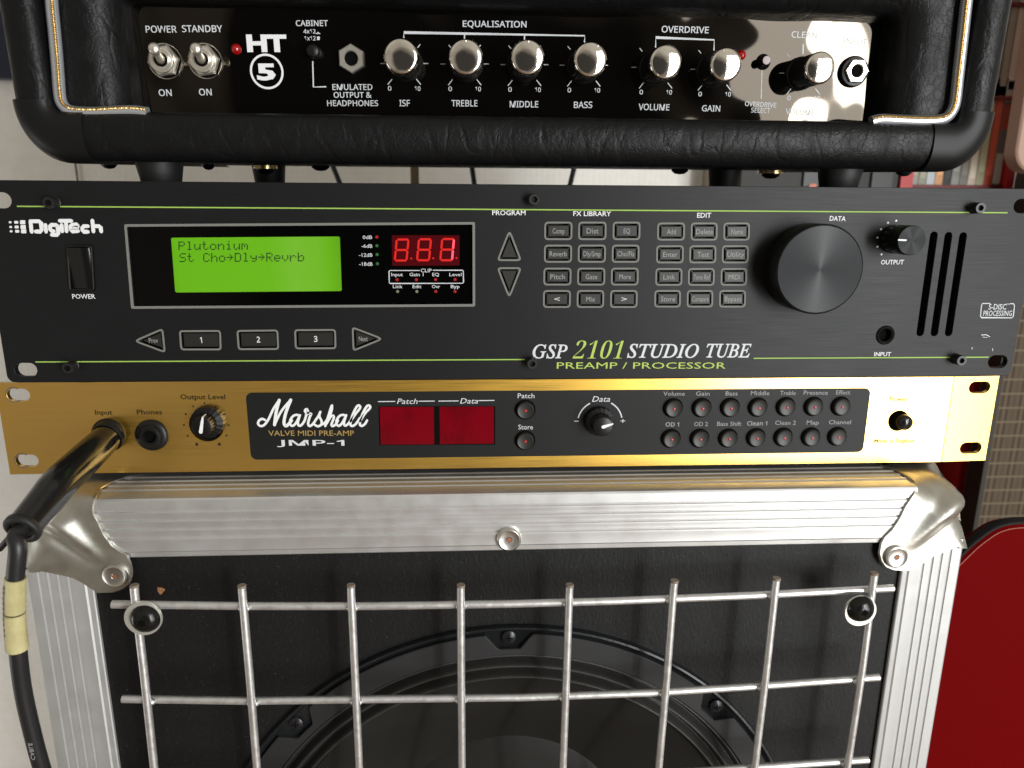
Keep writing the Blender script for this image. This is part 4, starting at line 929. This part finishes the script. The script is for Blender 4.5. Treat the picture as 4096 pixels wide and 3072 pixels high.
def brace(outl, left, ridge, rivet):
    Yp = CF-1.0; pts = ats(outl, Yp)
    # dense boundary
    B_ = []
    for i in range(len(pts)):
        a, b = Vector(pts[i]), Vector(pts[(i+1) % len(pts)]); k = max(1, int((b-a).length/1.3))
        for j in range(k): B_.append(a.lerp(b, j/k))
    xs = [p.x for p in B_]; zs = [p.y for p in B_]
    def inside(x, z):
        c_ = False; n = len(B_)
        for i in range(n):
            a, b = B_[i], B_[i-1]
            if (a.y > z) != (b.y > z) and x < (b.x-a.x)*(z-a.y)/(b.y-a.y)+a.x: c_ = not c_
        return c_
    inn = []; step = 1.15; x = min(xs)
    def bd(x, z): return min((p.x-x)**2+(p.y-z)**2 for p in B_)
    while x < max(xs):
        z = min(zs)
        while z < max(zs):
            if inside(x, z) and bd(x, z) > .6: inn.append(Vector((x+random.uniform(-.1, .1), z+random.uniform(-.1, .1))))
            z += step
        x += step
    allp = B_+inn; nb = len(B_)
    v2, e2, f2, *_r = delaunay_2d_cdt(allp, [(i, (i+1) % nb) for i in range(nb)], [list(range(nb))], 1, 1e-5)
    (ax_, az_), (bx_, bz_) = ats(ridge, Yp)
    ridx = Vector((bx_-ax_, bz_-az_)); RL = ridx.length; ridx.normalize(); rn = Vector((-ridx.y, ridx.x))
    def sdf(p):
        u = p.x-(CL-2.4) if left else (CR+3.7)-p.x; v = p.y-(CF-1.2); w_ = (CTOP+1.2)-p.z
        s_ = max(u, v, w_); t = max(0, min(1, (42-s_)/24.)); t = t*t*(3-2*t); r = 2.2+16*t
        q = (r-u, r-v, r-w_); m_ = math.sqrt(sum(max(0, k)**2 for k in q)); return m_+min(max(q), 0)-r
    cam0 = Vector((CX, CY, CZ))
    def H(x, z):
        d = (Vector((x, Yp, z))-cam0).normalized(); t = 150.; best = None
        for _ in range(90):
            p = cam0+d*t; e_ = sdf(p)
            if best is None or e_ < best[0]: best = (e_, p.copy())
            if e_ < .02: break
            if e_ > best[0]+2: break
            t += max(e_*.7, .03)
        p = best[1]
        for _ in range(6):
            e_ = sdf(p)
            if abs(e_) < .02: break
            h_ = .05; g_ = Vector((sdf(p+Vector((h_, 0, 0)))-e_, sdf(p+Vector((0, h_, 0)))-e_, sdf(p+Vector((0, 0, h_)))-e_))
            if g_.length < 1e-6: break
            p = p-g_.normalized()*e_*.9
        q = Vector((x-ax_, z-az_)); u = q.dot(ridx)/RL; v = q.dot(rn)*(1 if left else -1)
        if -.4 < u < 1.15 and z < CTOP+2:
            wdt = 7.5*(1.05-.6*max(0, u)); hh = 4.2*max(0, min(1, (1.08-u)/.75))*max(0, min(1, (u+.4)/.4))
            y = -hh*math.exp(-((v)/wdt)**2*1.6)+hh*.45*math.exp(-((v+wdt*1.45)/(wdt*.45))**2)
            p = p+Vector((0, y, 0))
        return tuple(p)
    vs = [H(p.x, p.y) for p in v2]; fs = []
    for f in f2:
        a, b, c_ = [v2[i] for i in f[:3]]; fs.append(tuple(f) if (b-a).cross(c_-a) > 0 else tuple(reversed(f)))
    n = len(vs); vs += [(x+(.5 if left else -.5), y+1.0, z-.5) for x, y, z in vs]; fs += [tuple(reversed([i+n for i in f])) for f in fs]
    from collections import Counter
    ec = {}
    for f in fs[:len(fs)//2]:
        for i in range(len(f)):
            k = (f[i], f[(i+1) % len(f)]); ec[k] = 1
    for (a, b) in list(ec):
        if (b, a) not in ec: fs.append((b, a, a+n, b+n))
    br = MB().add(vs, fs).build('corner_brace', steel, CAB, 45)
    c_ = at(rivet[0], rivet[1], CF-3); X, Z = c_.x, c_.z; y0 = CF-1.3
    rv = MB().lathe((X, 0, Z), [(1.0, y0-1.1), (1.5, y0-1.6), (4.0, y0-1.55), (4.8, y0-2.0), (5.5, y0-1.7), (5.9, y0-.8), (5.95, y0)], 40).build('rivet', rivetm, br, 40)
    MB().lathe((X, 0, Z), [(0, y0-1.6), (1.2, y0-1.55)], 14).build('rivet_pin', brown, rv)
brace(LB, True, ((150, 2010), (400, 2230)), (457, 2307))
brace(RB, False, ((3860, 1960), (3640, 2180)), (3588, 2230))
c = at(2037, 2161, CF-2); rv = MB().lathe((c.x, 0, c.z), [(1.1, CF-1.2), (1.6, CF-1.8), (4.0, CF-1.75), (4.9, CF-2.3), (5.6, CF-1.9), (6.0, CF-.9), (6.05, CF+.5)], 40).build('rivet', rivetm, CAB, 40)
MB().lathe((c.x, 0, c.z), [(0, CF-1.7), (1.25, CF-1.65)], 14).build('rivet_pin', brown, rv)
# a chip of bare wood in the baffle paint
p = at(645, 2362, BY); mb = MB(); pts = [(p.x+r_*math.cos(a), p.z+r_*1.1*math.sin(a)) for a, r_ in ((.2, 2.0), (1.2, 1.5), (2.3, 2.2), (3.2, 1.6), (4.4, 2.0), (5.0, 1.3))]
mb.plate(pts, BY-.25, BY); mb.build('paint_chip', mat('bare_orange_wood', (.42, .20, .08), .7, noise=((900, 900, 900), (.25, .10, .05), .4, .6)), CAB, 0)
# rubber feet of the preamp stand on the case
for X in (60, 232, 405): MB().lathe((X, 60, 0), [(7, CTOP+.05), (8, JZ0+1.4)], 20, axis=(0, 0, 1), caps=True).build('rubber_foot', rubber, JMP, 50)

# ------------------------------------------------------------------ 5  jack plug and cable
CAB1 = thing('guitar_cable', (40, -60, -900), 'thick black guitar cable with a long plug in the gold unit, patched with yellow tape', 'cable')
plg = mat('plug_shell', (.006, .006, .006), .2, coat=.2, bump=('noise', (150, 150, 150), .12))
A0 = Vector(tuple(at(437, 1742, -3))); EN = Vector(tuple(at(88, 2117, -64)))
mid = A0.lerp(EN, .55)+Vector((0, -4, 1.5))
axis = [A0, A0.lerp(mid, .25), A0.lerp(mid, .6), mid, mid.lerp(EN, .35), mid.lerp(EN, .7), EN]
P = catmull(axis, 5); n = len(P); rad = []
for i in range(n):
    t_ = i/(n-1); rad.append(6.3+(.9*math.sin(min(1, t_/.45)*math.pi*.5) if t_ < .6 else .9*(1-(t_-.6)/.4)))
MB().tube([tuple(p) for p in P], rad, 40).build('plug_barrel', plg, CAB1, 60)
dv = (EN-mid).normalized()
MB().lathe(tuple(EN-dv*2.2), [(6.5, 0), (7.1, .6), (7.1, 2.6), (6.7, 3.1), (5.2, 3.2), (4.6, 2.8), (4.5, 1)], 40, axis=tuple(dv)).build('strain_collar', rubber, CAB1, 50)
MB().lathe(tuple(A0), [(6.6, -1), (7.4, -.5), (7.4, 1.6), (6.9, 2.4)], 40, axis=tuple((mid-A0).normalized())).build('plug_ring', blackpl, CAB1, 50)
CP = [EN-dv*3, EN+dv*3.5, at(72, 2195, -70), at(62, 2310, -70), at(60, 2450, -69), at(72, 2600, -68), at(92, 2760, -66), at(127, 2920, -64), at(168, 3072, -62), at(230, 3260, -58), at(330, 3500, -52)]
CP = [Vector(tuple(p)) for p in CP]+[Vector((60, -45, -430)), Vector((75, -50, -892))]
Q = catmull(CP, 8); MB().tube([tuple(p) for p in Q], 3.25, 20).build('cable', cablem, CAB1, 60)
i0 = min(range(len(Q)), key=lambda i: (Q[i]-CP[3]).length); i1 = min(range(len(Q)), key=lambda i: (Q[i]-CP[5]).length)
TQ = []
for i in range(i0, i1):
    for j in range(3): TQ.append(Q[i].lerp(Q[i+1], j/3))
nT = len(TQ); 
tp = MB().tube([tuple(p) for p in TQ[:nT//2]], [3.75+random.uniform(-.05, .08) for _ in range(nT//2)], 24).build('tape', tape, CAB1, 50)
tp = MB().tube([tuple(p+Vector((-.2, 0, 0))) for p in TQ[nT//2:]], [3.85+.25*(i/(nT/2))+random.uniform(-.05, .08) for i in range(nT-nT//2)], 24).build('tape', tape, CAB1, 50)
mb = MB(); mb.tube([tuple(p+Vector((-2.4, -2.9, 0))) for p in TQ[3:int(nT*.8)]], [.25+.35*abs(math.sin(i*.9)) for i in range(int(nT*.8)-3)], 6).build('tape_stain', tapedark, tp, 60)
# moulded word on the sheath
def cable_word():
    vs, fs = _glyphs('CABLE', None, .0, 0); a = min(v[0] for v in vs); b = max(v[0] for v in vs); L0, L1 = at(126, 3040, -66.5), at(112, 2972, -67.0)
    d = (L1-L0); ln = d.length; d.normalize(); up = d.cross(Vector((0, 1, 0))).normalized()*-1
    MB().add([tuple(L0+d*ln*((x-a)/(b-a))+up*(y*2.4)) for x, y, z in vs], fs).build('lettering', mat('pale_grey_print', (.35, .36, .36), .5), CAB1, 0)
cable_word()
tc_ = MB().tube([tuple(p) for p in catmull([at(150, 2040, 40), at(60, 2128, 40), at(0, 2195, 42), at(-80, 2290, 50), Vector((-110, 80, -300)), Vector((-120, 90, -896))], 8)], 1.7, 12)
tag(tc_.build('thin_cable', cablem, None, 60), 'thin black cable crossing the white wall behind the plug', 'cable')

# ------------------------------------------------------------------ 6  background things
redm = mat('red_lacquer', (.42, .012, .014), .35)
TOW = thing('cd_tower', (845, 640, -900), 'red shelf tower holding rows of compact discs behind the amplifier', 'shelf')
TY = 560
def bz(px, py, Y=TY): p = at(px, py, Y); return p.x, p.z
xl0, _ = bz(3594, 740); xl1, _ = bz(3642, 740); xr0, _ = bz(4012, 760); xr1, _ = bz(4042, 760)
TB = TY+75
for a, b in ((xl0, xl1), (xr0, xr1)): MB().box(a, b, TY-4, TB, -900, 520).build('post', redm, TOW, 0)
shz = [bz(3900, 748)[1], bz(4020, 392)[1]]; pitch = shz[1]-shz[0]
dkred = mat('dark_red_board', (.13, .006, .008), .5)
for k in range(-7, 4): MB().box(xl1, xr0, TY+2, TB, shz[0]+k*pitch-2.2, shz[0]+k*pitch+2.2).build('shelf_board', dkred, TOW, 0)
MB().box(xl0, xr1, TB-3, TB-1, -900, 520).build('back_panel', mat('black_board', (.006, .006, .006), .7), TOW, 0)
cdc = [(.50, .42, .30), (.28, .28, .22), (.26, .24, .20), (.22, .22, .16), (.42, .46, .48), (.55, .28, .12), (.01, .01, .01), (.26, .27, .24), (.20, .20, .17), (.62, .52, .42), (.45, .44, .30), (.50, .08, .04), (.16, .17, .16)]
words = ['cream', 'grey', 'brown grey', 'olive', 'pale blue', 'orange', 'black', 'grey green', 'dark grey', 'pale pink', 'yellow green', 'orange red', 'charcoal']
PX0 = xr0-1.5; n_cd = int((PX0-xl1-1)/10.6)
for row in range(2):
    for i in range(n_cd):
        xr_ = PX0-10.6*i; zb_ = shz[0]+2.4+row*pitch; hgt = 124
        if row == 1 and i > 3: break
        ci = (12-i) % 13 if row == 0 else (9, 2, 8, 7)[i]
        if row == 1 and i == 0: colr, nm = (.62, .54, .46), 'pale cream'
        else: colr, nm = cdc[ci], words[ci]
        sp = thing('cd_case', ((xr_-5), TY+6, zb_), '', 'CD case', 'compact discs in the red tower')
        place = ('rightmost disc' if i == 0 else 'disc, %s from the right' % ['first', 'second', 'third', 'fourth', 'fifth', 'sixth', 'seventh', 'eighth', 'ninth', 'tenth', 'eleventh', 'twelfth', 'thirteenth'][i])
        sp['label'] = nm+' spined '+place+', '+('lower' if row == 0 else 'upper')+' row of red tower'
        MB().box(xr_-9.9, xr_, TY+6, TY+60, zb_, zb_+hgt).build('spine', mat('spine_'+nm.replace(' ', '_'), colr, .35), sp, 0)
        if i == 0 and row == 0:
            MB().box(xr_-9.9, xr_-.2, TY+5.6, TY+5.95, zb_+2, zb_+38).build('spine_label', mat('spine_white', (.55, .55, .5), .4), sp, 0)
            MB().box(xr_-9.9, xr_-.2, TY+5.6, TY+5.95, zb_+66, zb_+95).build('spine_label', mat('spine_red', (.40, .08, .05), .4), sp, 0)
            MB().box(xr_-9.9, xr_-.2, TY+5.6, TY+5.95, zb_+98, zb_+122).build('spine_label', MATS['spine_white'], sp, 0)
        else:
            MB().box(xr_-8.6, xr_-1.2, TY+5.6, TY+5.95, zb_+8+4*(i % 3), zb_+hgt-14-5*(i % 4)).build('spine_label', mat('spinelab_'+nm.replace(' ', '_'), tuple(min(.8, c_*1.35+.02) for c_ in colr), .45), sp, 0)
# pale rounded board
pk = mat('pale_pink_lacquer', (.44, .29, .22), .4)
a = at(4052, -60, 480); b = at(4020, 690, 480)
o_ = MB().plate(rrect(at(4056, 560, 480).x+5, at(4056, 560, 480).x+125, b.z, b.z+420, 26, 8), 480, 500, chamfer=2).build('rounded_board', pk, None, 40, place=(760, 490, b.z))
tag(o_, 'pale pink board with rounded lower corner right of the red tower', 'board')
# combo amplifier with woven grille cloth
COMBO = thing('grille_panel', (900, 530, -900), 'brown woven grille cloth panel with dark edge right of the gold unit', 'speaker grille')
GPY = 505
cl0 = at(3950, 1846, GPY).x
cloth = bpy.data.materials.new('woven_grille_cloth'); cloth.use_nodes = True
n = cloth.node_tree.nodes; L = cloth.node_tree.links; p_ = n['Principled BSDF']; p_.inputs['Roughness'].default_value = .7
g = n.new('ShaderNodeNewGeometry'); sx_ = n.new('ShaderNodeSeparateXYZ'); L.new(g.outputs['Position'], sx_.inputs[0])
def band(sock, freq, thr, soft):
    m1 = n.new('ShaderNodeMath'); m1.operation = 'MULTIPLY'; m1.inputs[1].default_value = freq; L.new(sock, m1.inputs[0])
    m2 = n.new('ShaderNodeMath'); m2.operation = 'SINE'; L.new(m1.outputs[0], m2.inputs[0])
    m3 = n.new('ShaderNodeMapRange'); m3.inputs[1].default_value = thr-soft; m3.inputs[2].default_value = thr+soft; L.new(m2.outputs[0], m3.inputs[0]); return m3.outputs[0]
v_ = band(sx_.outputs['X'], 2*math.pi/.0078, .1, .7); v2_ = band(sx_.outputs['X'], 2*math.pi/.0234, .3, .9); h_ = band(sx_.outputs['Z'], 2*math.pi/.0184, .93, .06)
def mixc(a, b, f):
    m_ = n.new('ShaderNodeMix'); m_.data_type = 'RGBA'
    for i, v in ((6, a), (7, b)):
        if isinstance(v, tuple): m_.inputs[i].default_value = (*v, 1)
        else: L.new(v, m_.inputs[i])
    L.new(f, m_.inputs[0]); return m_.outputs[2]
c1 = mixc((.040, .022, .011), (.115, .080, .042), v_); c2 = mixc(c1, (.075, .052, .028), v2_); c3 = mixc(c2, (.16, .125, .075), h_); L.new(c3, p_.inputs['Base Color'])
ctop = at(4060, 905, GPY).z; vin = mat('dark_brown_vinyl', (.020, .016, .010), .5)
MB().box(cl0, cl0+520, GPY, GPY+5, -860, ctop).build('grille_cloth', cloth, COMBO, 0)
MB().box(cl0-6, cl0+540, GPY-3, GPY+25, ctop+.1, ctop+62).build('top_rail', vin, COMBO, 0)
MB().box(cl0-6, cl0-.3, GPY-3, GPY+25, -898, ctop).build('side_rail', vin, COMBO, 0)
MB().box(cl0, cl0+520, GPY+6, GPY+24, -898, ctop).build('backing_board', vin, COMBO, 0)
# red guitar body with black edge
gut = mat('dark_red_lacquer', (.135, .0015, .002), .6, spec=.02, bump=('noise', (900, 900, 900), .03), noise=((700, 700, 700), (.105, .001, .0015), .4, .7))
GUI = thing('electric_guitar', (600, 120, -900), 'dark red rounded guitar body with black edge beside the speaker box', 'guitar')
gp_ = [(3700, 2420), (3790, 2300), (3869, 2218), (3928, 2165), (4003, 2117), (4096, 2100), (4230, 2110), (4380, 2170), (4520, 2290), (4640, 2480), (4700, 2750), (4680, 3100), (4550, 3500), (4300, 3800), (4000, 3860), (3760, 3760), (3600, 3500), (3560, 3150), (3600, 2750)]
gy = 90
out2 = [(p.x, p.y) for p in catmull([Vector(q) for q in ats(gp_+[gp_[0]], gy)], 5)][:-1]
MB().plate(out2, gy, gy+12, chamfer=1.5).build('body', gut, GUI, 30)
MB().plate(shrink(out2, -2.8), gy+1.5, gy+7, chamfer=1.2).build('black_edge', mat('black_binding', (.004, .004, .004), .5, spec=.15), GUI, 40)
mb = MB(); ln_ = shrink(out2, 2.0); ribbon(mb, ln_+[ln_[0]], .5, gy-.05, 1); mb.build('bevel_glint', mat('dull_orange_glint', (.32, .07, .035), .4), GUI, 0)  # painted glint along the rim where the bevel catches light
# things seen through the gap under the amplifier head
RACK = thing('dark_cabinet', (560, 560, -900), 'dark cabinet against the wall glimpsed under the right half of the amplifier', 'cabinet')
xa, xb = at(2965, 720, 560).x, at(3590, 730, 560).x
MB().box(xa, xb, 560, 640, -900, 330).build('box_body', mat('dark_olive_board', (.022, .021, .018), .6), RACK, 0)
for a_, b_, y0_, y1_, m_ in ((3210, 3345, 668, 745, (.004, .004, .004)), (3352, 3356, 680, 748, (.25, .24, .22)), (3232, 3262, 736, 760, (.55, .10, .04)), (3480, 3570, 690, 760, (.003, .003, .003))):
    p0, p1 = at(a_, y1_, 558), at(b_, y0_, 558); MB().box(p0.x, p1.x, 556 if m_[0] != .55 else 555, 559.5, p0.z, p1.z).build('front_panel', mat('panel_%d' % a_, m_, .4), RACK, 0)
xc = at(2850, 700, 600).x; dz0 = at(2935, 700, 600).x
tag(MB().box(xc, dz0, 585, 640, -900, 600).build('brown_post', mat('brown_grey_wood', (.26, .22, .17), .6), None, 0, place=(xc, 600, -900)), 'upright grey-brown post in front of the pale wall', 'post')
ST = thing('music_stand', (250, 420, -900), 'thin black tripod stand glimpsed through the gap under the amplifier', 'stand')
stm = mat('stand_black', (.006, .006, .006), .4)
for x0_, x1_ in ((1322, 1362), (1884, 1898), (2304, 2280)):
    p, q = at(x0_, 640, 420), at(x1_, 740, 420); d_ = q-p
    MB().tube([tuple(p-d_*.6), tuple(q+d_*6)], 2.6, 12).build('leg', stm, ST, 60)
p = at(1662, 700, 450)
tag(MB().box(p.x-5, p.x+3.5, 448, 452, p.z-40, p.z+60).box(p.x-4, p.x+2, 446.5, 448, p.z-12, p.z+12).build('hanging_clip', mat('dull_brass', (.30, .23, .13), .4, .6), None, 0, place=(p.x, 450, p.z)), 'dull brass clip hanging behind the amplifier in the gap', 'clip')
c = at(-90, 140, 600); e_ = at(36, 300, 600)
pf = MB().plate([(e_.x-300, e_.z), (e_.x, e_.z), (e_.x, e_.z+500), (e_.x-300, e_.z+500)], 622, 640, chamfer=2)
tag(pf.build('picture_frame', mat('navy_blue_frame', (.008, .012, .03), .4), None, 0, place=(e_.x-150, 630, e_.z+250)), 'dark navy frame on the wall left of the amplifier', 'picture frame')
p = at(306, 715, 634)
tag(MB().tube([(p.x, 636, p.z-500), (p.x, 636, p.z+300)], 1.1, 8).build('wall_wire', mat('wire_dark', (.05, .035, .02), .6), None, 60, place=(p.x, 636, p.z)), 'thin dark vertical wire on the wallpaper below the amplifier', 'wire')
